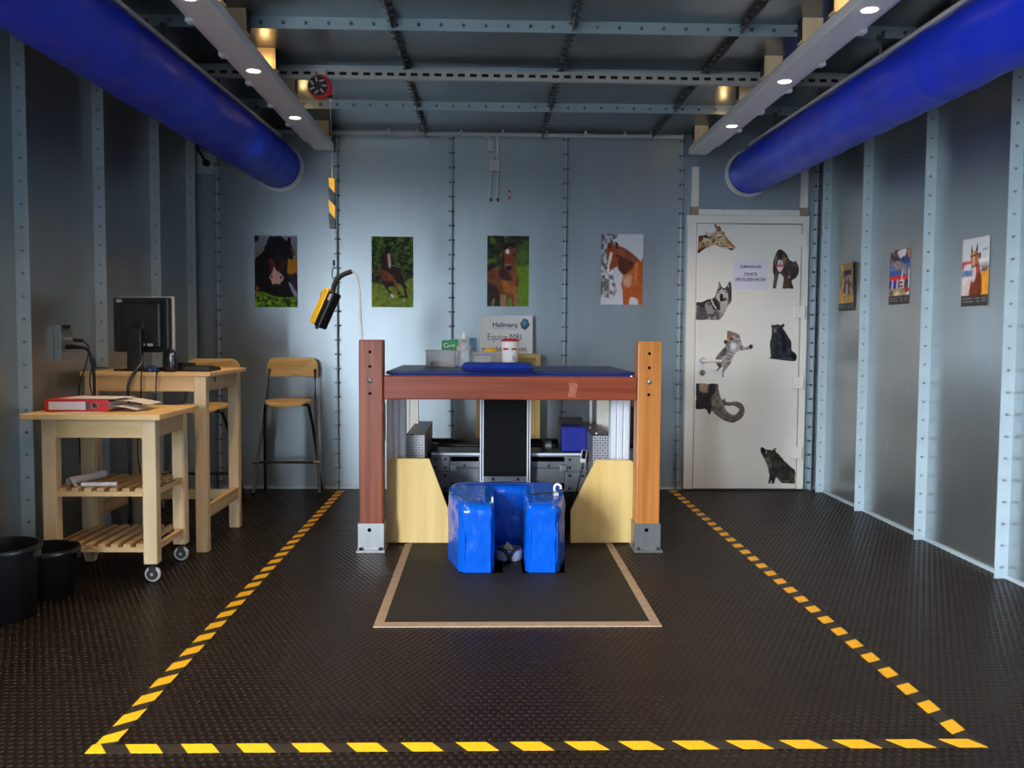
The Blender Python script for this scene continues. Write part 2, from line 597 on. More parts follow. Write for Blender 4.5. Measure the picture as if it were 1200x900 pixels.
hazard_tape('hazard tape running from the front corner to the wall beside the free-standing stool', (-1.12, 2.618), (-1.12, 6.94), 0.150, -0.05, 0.55, 0.02)
hazard_tape('hazard tape running from the front corner to the door', (1.465, 2.618), (1.465, 6.93), 0.150, -0.03, 0.52, 0.06)
hazard_tape('hazard tape lying straight across the front of the floor', (-1.155, 2.588), (1.50, 2.588), 0.1625, -0.038, 0.56, -0.03)

# ------------------------------------------------------------------ door in the back wall
dr = thing('door_1', (2.03, YB, 0), 'white flush door covered with animal stickers', 'door', kind='structure')
part('frame', 'door_white', dr, lambda b: b.box(1.555, 1.625, YB - 0.045, YB, 0, 2.148).box(2.455, 2.505, YB - 0.045, YB, 0, 2.148).box(1.625, 2.455, YB - 0.045, YB, 2.088, 2.148))
part('leaf', 'door_white', dr, lambda b: b.rbox(1.631, 2.449, YB - 0.04, YB - 0.004, 0.012, 2.082, 0.004))
part('threshold', 'dark_metal', dr, lambda b: b.box(1.555, 2.505, YB - 0.06, YB - 0.041, 0, 0.012))
hd = part('handle', 'door_white', dr, lambda b: b.tube([(1.69, YB - 0.04, 1.02), (1.69, YB - 0.085, 1.02), (1.72, YB - 0.092, 1.02), (1.83, YB - 0.09, 1.02)], 0.011, 10), True)
part('rosette', 'plastic_grey', hd, lambda b: b.cyl((1.69, YB - 0.048, 1.02), (1.69, YB - 0.04, 1.02), 0.026, n=18), True)
lk = part('lock', 'steel', dr, lambda b: b.cyl((1.69, YB - 0.048, 0.925), (1.69, YB - 0.04, 0.925), 0.024, n=18), True)
part('keyhole', 'black', lk, lambda b: b.box(1.687, 1.693, YB - 0.0495, YB - 0.048, 0.91, 0.935))
for z in (1.96, 1.405, 0.852, 0.30):
    h_ = part('hinge', 'white', dr, lambda b: b.rbox(2.40, 2.468, YB - 0.058, YB - 0.04, z - 0.048, z + 0.048, 0.004))
    part('knuckle', 'white', h_, lambda b: b.cyl((2.478, YB - 0.055, z - 0.048), (2.478, YB - 0.055, z + 0.048), 0.011, n=12), True)
# transom panel over the door
tr = thing('trim_1', (2.03, YB, 2.15), 'white trim around the steel panel over the door', 'trim', kind='structure')
part('upright', 'white', tr, lambda b: b.box(1.585, 1.64, YB - 0.03, YB, 2.215, 2.52))
part('upright', 'white', tr, lambda b: b.box(2.44, 2.495, YB - 0.03, YB, 2.215, 2.52))
for i in range(4):
    part('sill', 'white', tr, lambda b: b.box(1.642 + i * 0.199, 1.642 + (i + 1) * 0.199 - 0.003, YB - 0.03, YB, 2.152, 2.195))
for x in (1.582, 2.442):
    part('corner_block', 'beige_tape', tr, lambda b: b.box(x, x + 0.058, YB - 0.032, YB, 2.152, 2.214))
part('steel_panel', 'galv', tr, lambda b: b.box(1.64, 2.44, YB - 0.006, YB, 2.195, 2.70))

# ------------------------------------------------------------------ printed pictures
def catmull(P, closed=True, steps=5):
    P = np.asarray(P, float)
    n = len(P)
    out = []
    for i in range(n):
        a, b, c, d = P[(i - 1) % n], P[i], P[(i + 1) % n], P[(i + 2) % n]
        for k in range(steps):
            t = k / steps
            out.append(0.5 * (2 * b + (c - a) * t + (2 * a - 5 * b + 4 * c - d) * t * t + (3 * b - a - 3 * c + d) * t ** 3))
    return np.array(out)

def vnoise(x, y, s, seed=0):
    r = np.random.default_rng(seed)
    G = r.random((96, 96))
    u, v = np.mod(x / s + 7.3, 94), np.mod(y / s + 3.1, 94)
    i, j = u.astype(int), v.astype(int)
    fu, fv = u - i, v - j
    fu, fv = fu * fu * (3 - 2 * fu), fv * fv * (3 - 2 * fv)
    return G[i, j] * (1 - fu) * (1 - fv) + G[i + 1, j] * fu * (1 - fv) + G[i, j + 1] * (1 - fu) * fv + G[i + 1, j + 1] * fu * fv

class Canvas:
    """samples on a grid, painted in the drawing's own units (corner -> corner)"""
    def __init__(self, x0, y0, x1, y1, nx, base):
        self.nx = nx
        self.ny = int(round(nx * abs(y1 - y0) / abs(x1 - x0)))
        self.X, self.Y = np.meshgrid(np.linspace(x0, x1, self.nx), np.linspace(y0, y1, self.ny))
        self.C = np.zeros(self.X.shape + (3,)) + np.array(base, float)
        self.A = np.ones(self.X.shape)
        self.k = 0

    def sdf(self, P):
        X, Y = self.X, self.Y
        d = np.full(X.shape, 1e9)
        ins = np.zeros(X.shape, bool)
        for (ax, ay), (bx_, by) in zip(P, np.roll(P, -1, 0)):
            ex_, ey_ = bx_ - ax, by - ay
            L = ex_ * ex_ + ey_ * ey_ + 1e-9
            t = np.clip(((X - ax) * ex_ + (Y - ay) * ey_) / L, 0, 1)
            d = np.minimum(d, (X - ax - t * ex_) ** 2 + (Y - ay - t * ey_) ** 2)
            c = ((ay > Y) != (by > Y)) & (X < ex_ * (Y - ay) / (ey_ if abs(ey_) > 1e-9 else 1e-9) + ax)
            ins ^= c
        d = np.sqrt(d)
        return np.where(ins, d, -d)

    def blend(self, w, rgb, noise, ns):
        self.k += 1
        c = np.array(rgb, float)
        if noise:
            n = 0.6 * vnoise(self.X, self.Y, ns, self.k) + 0.4 * vnoise(self.X, self.Y, ns / 2.7, self.k + 50)
            c = c * (1 + noise * 2 * (n[..., None] - 0.5))
        self.C = self.C * (1 - w[..., None]) + c * w[..., None]
        return self

    def poly(self, P, rgb, soft=8, noise=0.12, ns=30, smooth=True, op=1.0):
        P = catmull(P) if smooth else np.asarray(P, float)
        w = np.clip(self.sdf(P) / soft + 0.5, 0, 1) * op
        return self.blend(w, rgb, noise, ns)

    def ell(self, cx_, cy_, rx, ry, rgb, soft=0.3, op=1.0):
        d = np.sqrt(((self.X - cx_) / rx) ** 2 + ((self.Y - cy_) / ry) ** 2)
        return self.blend(np.clip((1 - d) / soft + 0.5, 0, 1) * op, rgb, 0, 10)

    def line(self, P, rgb, w, soft=6, op=1.0):
        d = np.full(self.X.shape, 1e9)
        for (ax, ay), (bx_, by) in zip(P[:-1], P[1:]):
            ex_, ey_ = bx_ - ax, by - ay
            t = np.clip(((self.X - ax) * ex_ + (self.Y - ay) * ey_) / (ex_ * ex_ + ey_ * ey_ + 1e-9), 0, 1)
            d = np.minimum(d, np.hypot(self.X - ax - t * ex_, self.Y - ay - t * ey_))
        return self.blend(np.clip((w - d) / soft + 0.5, 0, 1) * op, rgb, 0, 10)

    def mottle(self, rgb, s, th, soft=0.12, region=None, seed=0, op=1.0):
        n = 0.65 * vnoise(self.X, self.Y, s, 200 + seed) + 0.35 * vnoise(self.X, self.Y, s / 2.3, 300 + seed)
        w = np.clip((n - th) / soft + 0.5, 0, 1) * op
        if region is not None:
            w = w * np.clip(self.sdf(np.asarray(region, float)) / 20 + 0.5, 0, 1)
        return self.blend(w, rgb, 0.1, s)

    def cut(self, P, hole=None, smooth=True):
        a = self.sdf(catmull(P) if smooth else np.asarray(P, float))
        if hole is not None:
            a = np.minimum(a, -self.sdf(catmull(hole)))
        self.A = a
        return self

    def mesh(self, name, place, normal, parent=None, thick=0.0015):
        """place(u, v) -> world, u,v in 0..1 from top left"""
        ny, nx = self.X.shape
        u, v = np.meshgrid(np.linspace(0, 1, nx), np.linspace(0, 1, ny))
        Wp = place(u.ravel(), v.ravel())
        idx = np.arange(nx * ny).reshape(ny, nx)
        q = np.stack([idx[:-1, :-1], idx[1:, :-1], idx[1:, 1:], idx[:-1, 1:]], -1).reshape(-1, 4)
        keep = (self.A.ravel()[q] > 0).sum(1) >= 3
        q = q[keep]
        used = np.unique(q)
        rem = np.full(nx * ny, -1)
        rem[used] = np.arange(len(used))
        q = rem[q]
        V = Wp[used]
        Cc = lin(np.clip(self.C.reshape(-1, 3)[used], 0, 255))
        n = len(V)
        # rim of the sheet
        ed = {}
        for f in q:
            for a, b in zip(f, np.roll(f, -1)):
                if (b, a) in ed:
                    del ed[(b, a)]
                else:
                    ed[(a, b)] = 1
        rim = np.unique([i for e in ed for i in e])
        r2 = {int(i): n + k for k, i in enumerate(rim)}
        Vb = V[rim] - np.array(normal) * thick
        faces = [tuple(int(i) for i in f) for f in q] + [(int(b), int(a), r2[int(a)], r2[int(b)]) for a, b in ed]
        V = np.concatenate([V, Vb])
        Cc = np.concatenate([Cc, Cc[rim] * 0 + 0.7])
        o0 = np.array(WL[parent.name]) if parent else np.array([(V[:, 0].min() + V[:, 0].max()) / 2, (V[:, 1].min() + V[:, 1].max()) / 2, V[:, 2].min()])
        me = bpy.data.meshes.new(name)
        me.from_pydata((V - o0).tolist(), [], faces)
        at = me.color_attributes.new('print', 'FLOAT_COLOR', 'POINT')
        at.data.foreach_set('color', np.concatenate([Cc, np.ones((len(Cc), 1))], 1).astype(np.float32).ravel())
        me.materials.append(MT['print'])
        o = bpy.data.objects.new(name, me)
        col.objects.link(o)
        if parent:
            o.parent = parent
        else:
            o.location = o0
        WL[o.name] = tuple(o0)
        return o

def on_back(x0, x1, z0, z1, y, bow=0.0):
    def f(u, v):
        return np.stack([x0 + u * (x1 - x0), y - bow * (np.abs(2 * u - 1) ** 3) + 0 * u, z1 + v * (z0 - z1)], 1)
    return f

def on_right(y0, y1, z0, z1, x, curl=0.0):
    """left edge of the print at y0 (far), right edge at y1 (near)"""
    def f(u, v):
        return np.stack([x - curl * np.clip(u - 0.55, 0, 1) ** 2 * (1.4 - v), y0 + u * (y1 - y0), z1 + v * (z0 - z1)], 1)
    return f

NB = (0, -1, 0)
# black horse portrait
c = Canvas(80, 48, 555, 852, 84, (140, 140, 158))
c.poly([(80, 200), (555, 200), (555, 500), (80, 500)], (138, 128, 92), 120, 0.1, 60, False)
c.ell(90, 60, 40, 60, (30, 40, 40))
c.poly([(430, 300), (560, 310), (560, 500), (430, 500)], (192, 128, 26), 20, 0.1, 40, False)
c.poly([(430, 488), (480, 480), (560, 485), (560, 760), (470, 760)], (42, 40, 58), 10)
c.poly([(225, 130), (240, 70), (270, 50), (300, 60), (360, 50), (420, 90), (440, 110), (455, 65), (480, 75), (485, 130), (480, 180), (500, 240), (505, 290), (490, 320), (460, 300), (450, 330), (445, 400), (440, 480), (480, 560), (520, 700), (530, 760), (300, 760), (70, 680), (80, 560), (82, 330), (130, 270), (180, 220), (200, 160)], (11, 9, 15), 8, 0.5, 25)
c.poly([(455, 580), (480, 580), (555, 700), (550, 745), (520, 735)], (150, 150, 176), 10)
c.poly([(235, 310), (290, 310), (312, 390), (265, 470), (240, 380)], (100, 36, 28), 12, 0.3)
c.poly([(350, 340), (430, 305), (440, 340), (390, 445), (340, 440)], (62, 26, 22), 12, 0.3)
c.poly([(300, 200), (420, 200), (400, 290), (330, 330)], (24, 22, 38), 25, 0.3)
for k in range(9):
    x0 = 230 + k * 30
    c.line([(x0, 100 + 8 * (k % 3)), (x0 - 20 + 9 * k, 260 + 20 * (k % 2))], (8, 7, 10), 7)
c.poly([(297, 390), (315, 430), (370, 470), (400, 510), (395, 545), (370, 570), (355, 600), (280, 600), (265, 560), (245, 520), (255, 485), (275, 460)], (216, 178, 176), 8, 0.06)
c.ell(268, 505, 9, 18, (70, 40, 42)).ell(370, 515, 10, 18, (60, 34, 36)).ell(320, 604, 45, 18, (60, 42, 36))
c.ell(110, 640, 18, 30, (150, 80, 20))
c.poly([(70, 665), (180, 680), (300, 730), (400, 742), (480, 735), (570, 728), (570, 870), (70, 870)], (104, 150, 34), 12, 0.5, 26, False)
c.mottle((40, 66, 14), 30, 0.58, region=[(70, 690), (300, 750), (570, 750), (570, 870), (70, 870)], seed=1)
tag(c.mesh('poster', on_back(-1.787, -1.460, 1.413, 1.962, YB - 0.004), NB), 'poster of a black horse with a white muzzle, above the free-standing stool', 'poster', 'horse posters on the end wall')
# galloping bay
c = Canvas(52, 45, 525, 862, 84, (44, 58, 22))
c.mottle((92, 122, 38), 34, 0.55, 0.35, seed=2)
c.mottle((16, 22, 10), 30, 0.58, 0.3, seed=3)
c.mottle((120, 150, 60), 16, 0.72, 0.2, seed=31)
c.mottle((98, 80, 36), 60, 0.6, 0.2, region=[(52, 380), (180, 380), (180, 580), (52, 580)], seed=4)
c.poly([(40, 575), (200, 605), (400, 590), (470, 540), (540, 520), (540, 880), (40, 880)], (124, 146, 52), 30, 0.25, 30, False)
c.poly([(165, 260), (200, 225), (260, 240), (275, 390), (330, 400), (390, 470), (420, 570), (460, 640), (440, 650), (462, 740), (440, 740), (405, 620), (350, 580), (350, 640), (382, 705), (345, 712), (330, 660), (295, 620), (240, 640), (280, 700), (305, 745), (270, 742), (240, 680), (190, 610), (155, 540), (150, 450), (175, 380)], (44, 22, 21), 8, 0.3)
c.poly([(158, 430), (220, 440), (300, 520), (290, 555), (200, 565), (155, 520)], (122, 56, 36), 18, 0.3)
c.poly([(240, 480), (300, 500), (295, 550), (240, 550)], (140, 76, 40), 22)
c.poly([(300, 560), (330, 560), (362, 690), (342, 695)], (140, 86, 60), 8)
c.poly([(200, 240), (255, 235), (276, 380), (262, 422), (235, 420), (205, 330)], (78, 36, 29), 8, 0.2)
c.poly([(235, 252), (258, 252), (273, 380), (252, 408), (240, 340)], (228, 192, 192), 7, 0.05)
c.poly([(198, 205), (220, 185), (248, 195), (250, 235), (205, 240)], (26, 16, 16), 8)
c.poly([(265, 705), (300, 720), (305, 750), (275, 745)], (232, 226, 220), 6)
c.ell(405, 740, 45, 18, (52, 62, 30)).ell(420, 780, 8, 18, (205, 205, 190))
tag(c.mesh('poster', on_back(-0.890, -0.569, 1.420, 1.964, YB - 0.004), NB), 'poster of a bay horse galloping over grass in front of trees', 'poster', 'horse posters on the end wall')
# foal
c = Canvas(50, 50, 520, 868, 84, (44, 54, 26))
c.mottle((84, 112, 34), 70, 0.6, 0.25, seed=5)
c.mottle((26, 32, 20), 60, 0.58, 0.2, seed=6)
c.ell(450, 290, 90, 120, (86, 116, 34), 0.9, 0.8)
c.poly([(370, 405), (540, 380), (540, 880), (240, 880), (380, 560)], (106, 136, 30), 40, 0.12, 40, False)
c.poly([(40, 520), (110, 430), (180, 410), (245, 420), (330, 400), (370, 440), (400, 520), (412, 600), (390, 680), (402, 880), (345, 880), (330, 780), (285, 770), (262, 880), (200, 880), (195, 760), (140, 760), (120, 880), (30, 880)], (126, 70, 38), 8, 0.22)
c.poly([(55, 600), (170, 660), (190, 760), (140, 800), (120, 868), (55, 868)], (62, 38, 34), 30, 0.3)
c.poly([(112, 790), (138, 780), (118, 868), (100, 868)], (130, 130, 90), 8)
c.poly([(200, 740), (262, 745), (256, 880), (206, 880)], (168, 122, 92), 12)
c.poly([(352, 720), (396, 715), (402, 880), (362, 880)], (150, 106, 78), 12)
c.poly([(215, 560), (330, 560), (335, 680), (260, 705)], (168, 96, 38), 30, 0.2)
c.poly([(340, 640), (380, 640), (370, 700), (330, 720)], (180, 110, 48), 16)
c.poly([(185, 450), (260, 430), (335, 560), (300, 570), (200, 545)], (66, 36, 28), 20, 0.2)
c.poly([(330, 400), (368, 300), (380, 520), (342, 590)], (136, 78, 42), 12, 0.2)
c.poly([(215, 205), (260, 240), (258, 395), (222, 340)], (34, 22, 22), 12)
c.poly([(228, 200), (300, 172), (362, 190), (372, 270), (350, 370), (326, 440), (300, 465), (265, 450), (245, 400), (240, 300)], (128, 56, 31), 8, 0.2)
c.poly([(190, 102), (226, 150), (228, 200), (194, 195)], (52, 36, 26), 8)
c.poly([(228, 180), (262, 140), (350, 128), (364, 185), (300, 178), (240, 215)], (22, 16, 17), 10, 0.3)
c.ell(278, 232, 24, 30, (228, 220, 220)).ell(292, 420, 32, 35, (28, 24, 32)).ell(350, 270, 14, 14, (24, 16, 16))
c.poly([(252, 385), (315, 372), (318, 388), (256, 398)], (168, 116, 100), 14)
tag(c.mesh('poster', on_back(0.004, 0.328, 1.433, 1.978, YB - 0.004), NB), 'poster of a brown foal with a white star facing the viewer', 'poster', 'horse posters on the end wall')
# chestnut in snow
c = Canvas(52, 38, 520, 855, 84, (204, 202, 210))
c.mottle((92, 94, 100), 36, 0.50, 0.3, region=[(40, 30), (235, 30), (190, 200), (120, 480), (40, 480)], seed=7)
c.mottle((60, 60, 66), 28, 0.60, 0.25, region=[(40, 30), (225, 30), (120, 460), (40, 460)], seed=8)
c.mottle((104, 98, 98), 45, 0.42, 0.25, region=[(40, 470), (170, 470), (230, 690), (190, 775), (40, 775)], seed=9)
c.poly([(240, 190), (300, 200), (380, 250), (450, 310), (490, 350), (535, 335), (535, 870), (482, 870), (460, 790), (400, 765), (372, 800), (362, 870), (310, 870), (295, 700), (280, 620), (300, 520), (270, 480), (240, 420)], (172, 84, 36), 7, 0.15)
c.poly([(250, 280), (330, 320), (440, 380), (390, 440), (320, 505), (280, 480), (236, 400)], (84, 40, 28), 28, 0.25)
c.poly([(250, 195), (330, 210), (480, 340), (450, 372), (330, 310), (262, 290)], (134, 74, 44), 18, 0.3)
c.poly([(306, 530), (395, 515), (380, 645), (305, 625)], (192, 148, 122), 40)
c.poly([(420, 400), (470, 380), (450, 600), (430, 640)], (196, 104, 48), 25)
c.poly([(118, 170), (150, 140), (200, 165), (240, 190), (247, 300), (230, 410), (195, 432), (165, 485), (125, 482), (125, 400), (113, 280)], (152, 66, 31), 7, 0.15)
c.poly([(132, 165), (160, 145), (165, 200), (138, 205)], (84, 40, 26), 8).poly([(206, 130), (240, 150), (242, 212), (215, 202)], (78, 38, 26), 8)
c.poly([(150, 262), (177, 257), (166, 330), (142, 440), (176, 450), (182, 490), (135, 492), (121, 440)], (230, 222, 222), 7, 0.05)
c.ell(224, 290, 12, 14, (34, 18, 16)).ell(152, 466, 9, 11, (90, 60, 60))
tag(c.mesh('poster', on_back(0.890, 1.218, 1.454, 2.000, YB - 0.004), NB), 'poster of a chestnut horse looking back in a snowy landscape', 'poster', 'horse posters on the end wall')

NR = (-1, 0, 0)
# calendar posters on the right wall (drawing units 0..100 x 0..150)
def strip_text(c):
    c.poly([(-5, 126), (105, 126), (105, 160), (-5, 160)], (58, 54, 56), 1.5, 0.1, 8, False)
    for y, x0, x1 in ((133, 6, 40), (140, 6, 46), (133, 55, 68), (140, 60, 70), (133, 80, 92), (139, 80, 92)):
        c.line([(x0, y), (x1, y)], (168, 164, 164), 1.0, 1.2, 0.8)
    return c
c = Canvas(0, 0, 100, 150, 56, (152, 130, 92))
c.mottle((186, 164, 118), 22, 0.55, seed=11)
c.poly([(28, 22), (80, 22), (80, 42), (28, 42)], (48, 42, 70), 3, 0.2, 8, False)
c.poly([(8, 78), (30, 46), (48, 36), (80, 44), (98, 70), (96, 98), (60, 104), (26, 92)], (112, 98, 82), 5, 0.5, 9)
for P in ([(30, 50), (10, 92)], [(50, 68), (48, 98)], [(76, 80), (84, 96)], [(66, 40), (78, 62)]):
    c.line(P, (212, 196, 178), 2.6, 2)
for P in ([(60, 50), (64, 96)], [(92, 60), (96, 100)], [(40, 60), (34, 92)]):
    c.line(P, (70, 50, 58), 3, 3)
c.ell(88, 70, 7, 8, (120, 40, 50))
c.poly([(4, 90), (14, 92), (32, 118), (24, 122), (6, 104)], (232, 158, 60), 4)
c.poly([(36, 104), (100, 100), (100, 128), (36, 128)], (180, 140, 74), 5, 0.1, 10, False)
strip_text(c)
tag(c.mesh('calendar_poster', on_right(6.66, 6.37, 1.405, 1.752, XR - 0.004, 0.08), NR), 'curling sepia calendar poster of a horse, nearest the door', 'poster', 'calendar posters on the side wall')
c = Canvas(0, 0, 100, 150, 56, (92, 88, 96))
c.mottle((196, 184, 182), 20, 0.55, region=[(-5, -5), (105, -5), (105, 36), (-5, 36)], seed=12)
c.mottle((60, 40, 42), 16, 0.6, region=[(-5, -5), (105, -5), (105, 36), (-5, 36)], seed=13)
c.poly([(42, 4), (80, 2), (76, 22), (60, 26), (46, 20)], (226, 218, 220), 4)
c.poly([(62, 22), (96, 24), (96, 40), (64, 38)], (52, 70, 130), 4)
c.ell(98, 14, 12, 12, (180, 110, 60))
c.poly([(0, 42), (100, 42), (100, 70), (0, 70)], (86, 116, 172), 3, 0.4, 6, False)
c.poly([(16, 40), (34, 30), (60, 36), (86, 52), (84, 68), (64, 64), (40, 58)], (142, 132, 134), 4, 0.2, 6)
c.poly([(0, 58), (70, 58), (70, 70), (0, 70)], (60, 92, 168), 2, 0.3, 5, False)
c.poly([(0, 72), (92, 72), (92, 84), (0, 84)], (214, 44, 58), 2, 0.1, 5, False)
c.poly([(0, 84), (46, 84), (46, 108), (0, 108)], (52, 66, 152), 3, 0.2, 6, False)
for x in (18, 42, 72, 98):
    c.line([(x, 84), (x - 2, 108)], (226, 226, 236), 3, 2)
c.line([(98, 56), (96, 108)], (226, 226, 230), 2.5, 2).line([(66, 60), (62, 84)], (220, 220, 230), 2.5, 2)
for y in range(86, 110, 5):
    c.line([(54, y), (68, y)], (150, 50, 66) if y % 2 else (226, 216, 220), 2, 1.5)
c.poly([(84, 86), (94, 86), (92, 104), (82, 104)], (50, 52, 80), 3)
c.poly([(0, 106), (100, 106), (100, 130), (0, 130)], (176, 156, 120), 5, 0.3, 8, False)
c.ell(88, 112, 10, 8, (170, 40, 46)).ell(40, 122, 12, 8, (216, 200, 172)).ell(12, 118, 10, 8, (110, 92, 56)).ell(94, 122, 7, 5, (225, 225, 225))
strip_text(c)
tag(c.mesh('calendar_poster', on_right(5.825, 5.545, 1.425, 1.775, XR - 0.004), NR), 'calendar poster of a grey horse jumping a red and blue fence', 'poster', 'calendar posters on the side wall')
c = Canvas(0, 0, 100, 150, 60, (204, 208, 212))
c.poly([(60, 52), (105, 48), (105, 70), (60, 72)], (232, 232, 234), 6)
c.line([(78, 28), (94, 27)], (150, 152, 154), 2, 2)
c.poly([(-2, 50), (36, 50), (36, 68), (-2, 68)], (206, 66, 70), 4, 0.2, 8, False)
c.poly([(10, 58), (34, 56), (34, 70), (8, 70)], (214, 214, 224), 4)
c.poly([(-2, 70), (40, 70), (40, 84), (-2, 84)], (96, 128, 178), 4, 0.3, 8, False)
c.poly([(-2, 84), (40, 84), (36, 128), (-2, 128)], (214, 200, 196), 5, 0.15, 10, False)
c.mottle((84, 82, 84), 12, 0.5, region=[(70, 62), (105, 62), (105, 82), (70, 82)], seed=14)
c.poly([(66, 86), (84, 76), (105, 78), (105, 132), (64, 132)], (222, 152, 44), 5, 0.12, 14)
c.poly([(56, 44), (68, 70), (76, 96), (72, 130), (32, 130), (36, 96), (46, 82), (44, 60)], (122, 52, 32), 4, 0.25, 10)
c.poly([(58, 60), (68, 66), (64, 78), (58, 80)], (190, 62, 36), 4)
c.poly([(31, 36), (40, 30), (56, 30), (62, 40), (58, 58), (52, 66), (40, 66), (36, 54)], (166, 98, 64), 3, 0.15, 8)
c.poly([(40, 32), (46, 34), (48, 62), (42, 62)], (222, 178, 150), 3)
c.line([(37, 64), (56, 60)], (60, 40, 36), 1.6, 1.6).line([(33, 40), (60, 36)], (60, 36, 30), 1.4, 1.4)
c.poly([(33, 32), (34, 14), (40, 30)], (40, 26, 26), 2, smooth=False).poly([(50, 28), (57, 10), (58, 30)], (40, 26, 26), 2, smooth=False)
c.ell(66, 40, 4, 7, (70, 56, 52))
c.poly([(42, 66), (54, 66), (52, 90), (40, 96)], (206, 190, 190), 4)
c.line([(66, 84), (68, 126)], (60, 40, 36), 1.5, 2)
strip_text(c)
tag(c.mesh('calendar_poster', on_right(4.925, 4.66, 1.387, 1.753, XR - 0.004), NR), 'calendar poster of a chestnut horse in a bridle, nearest the viewer', 'poster', 'calendar posters on the side wall')

# animal stickers on the door: cut-out shapes
YS = YB - 0.0405
def sticker(label, cvs, x0, x1, z0, z1):
    o = cvs.mesh('animal_sticker', on_back(x0, x1, z0, z1, YS - 0.0012), NB, thick=0.001)
    tag(o, label, 'sticker', 'animal stickers on the door')
c = Canvas(150, 140, 950, 775, 90, (206, 182, 152))
c.cut([(160, 405), (240, 380), (310, 360), (270, 290), (360, 320), (430, 330), (505, 310), (520, 240), (485, 150), (530, 150), (545, 190), (580, 170), (625, 200), (650, 290), (700, 295), (720, 370), (790, 460), (880, 560), (925, 600), (945, 650), (900, 685), (850, 700), (780, 665), (680, 655), (560, 600), (510, 585), (400, 620), (280, 680), (155, 770), (158, 600)])
c.mottle((176, 146, 110), 60, 0.55, seed=21)
c.poly([(160, 405), (250, 380), (260, 470), (165, 530)], (92, 58, 40), 25).poly([(210, 600), (270, 520), (305, 620), (240, 665)], (146, 92, 58), 15)
c.poly([(150, 560), (190, 590), (190, 720), (150, 760)], (160, 104, 66), 15).poly([(150, 780), (165, 680), (300, 635), (400, 610), (280, 690)], (74, 48, 42), 18)
c.poly([(300, 350), (440, 425), (330, 440), (260, 400)], (60, 40, 30), 18).poly([(270, 290), (360, 325), (420, 400), (350, 395)], (190, 186, 172), 10)
c.poly([(540, 190), (620, 200), (645, 280), (570, 290)], (132, 92, 56), 15).poly([(485, 150), (530, 150), (530, 300), (500, 310)], (78, 56, 50), 10)
c.poly([(640, 300), (700, 298), (718, 380), (660, 350)], (156, 106, 66), 12).poly([(720, 380), (925, 600), (880, 625), (760, 520)], (164, 110, 70), 14)
c.poly([(550, 425), (640, 392), (632, 425), (575, 438)], (24, 20, 28), 8).poly([(560, 380), (640, 370), (640, 392), (550, 410)], (226, 214, 200), 8)
c.poly([(790, 655), (905, 655), (850, 705)], (78, 60, 52), 12).ell(345, 540, 25, 40, (160, 136, 108)).ell(480, 500, 36, 46, (120, 90, 60)).ell(625, 545, 14, 14, (140, 104, 66)).ell(685, 550, 14, 14, (140, 104, 66)).ell(560, 560, 24, 24, (120, 88, 56))
c.line([(560, 600), (700, 610), (800, 610)], (90, 70, 60), 8)
sticker('giraffe head sticker at the top of the white door', c, 1.636, 1.934, 1.850, 2.080)
c = Canvas(100, 145, 720, 830, 84, (152, 144, 140))
c.cut([(103, 525), (200, 510), (300, 465), (400, 440), (440, 350), (470, 270), (490, 148), (545, 250), (610, 250), (670, 148), (697, 170), (716, 280), (716, 460), (690, 530), (640, 600), (600, 690), (505, 827), (300, 827), (103, 827), (103, 680)])
c.mottle((96, 88, 88), 50, 0.5, seed=22)
c.poly([(100, 525), (300, 468), (400, 450), (430, 560), (470, 650), (400, 640), (340, 520), (255, 540), (245, 660), (150, 600)], (54, 47, 48), 22, 0.3)
c.poly([(105, 620), (260, 650), (290, 830), (100, 830)], (90, 80, 82), 35, 0.3)
c.line([(365, 475), (400, 560), (445, 620)], (205, 198, 194), 14, 10)
c.poly([(390, 450), (450, 480), (530, 610), (490, 650), (420, 560)], (48, 42, 46), 15, 0.2)
c.poly([(460, 280), (490, 148), (545, 255), (480, 340), (430, 400)], (70, 62, 64), 12, 0.2).poly([(480, 200), (495, 190), (515, 250), (480, 280)], (150, 140, 136), 10)
c.poly([(610, 250), (672, 148), (700, 200), (718, 460), (680, 545), (660, 400)], (60, 53, 57), 14, 0.3).poly([(640, 230), (665, 200), (665, 260)], (160, 150, 150), 10)
c.poly([(480, 330), (560, 280), (620, 330), (650, 440), (570, 540), (440, 430)], (190, 184, 180), 15, 0.12)
c.poly([(510, 380), (560, 375), (562, 480), (515, 495)], (32, 28, 30), 10).poly([(535, 485), (605, 435), (625, 455), (570, 508)], (28, 24, 27), 8)
c.ell(490, 350, 16, 10, (40, 34, 34)).ell(605, 340, 16, 10, (40, 34, 34)).ell(575, 290, 22, 16, (90, 80, 80))
c.poly([(520, 525), (655, 500), (600, 650), (540, 720)], (184, 174, 166), 20, 0.15)
sticker('grey wolf sticker on the door beside the paper notice', c, 1.632, 1.912, 1.338, 1.640)
c = Canvas(95, 130, 565, 808, 70, (62, 54, 52))
c.cut([(170, 160), (215, 134), (260, 145), (340, 220), (390, 310), (470, 345), (490, 318), (512, 350), (555, 430), (558, 530), (510, 620), (440, 680), (472, 806), (375, 806), (280, 806), (290, 620), (235, 552), (212, 557), (182, 700), (160, 806), (105, 806), (120, 600), (100, 520), (98, 380), (120, 280)])
c.mottle((90, 80, 76), 40, 0.6, seed=23)
c.poly([(150, 230), (215, 190), (330, 280), (332, 380), (280, 400), (180, 320), (150, 400), (122, 330)], (124, 102, 72), 20, 0.3)
c.poly([(180, 165), (260, 158), (262, 300), (190, 292)], (52, 42, 36), 18)
c.poly([(188, 328), (258, 324), (268, 405), (192, 405)], (216, 216, 236), 10).poly([(220, 338), (242, 338), (244, 400), (220, 400)], (140, 140, 186), 8)
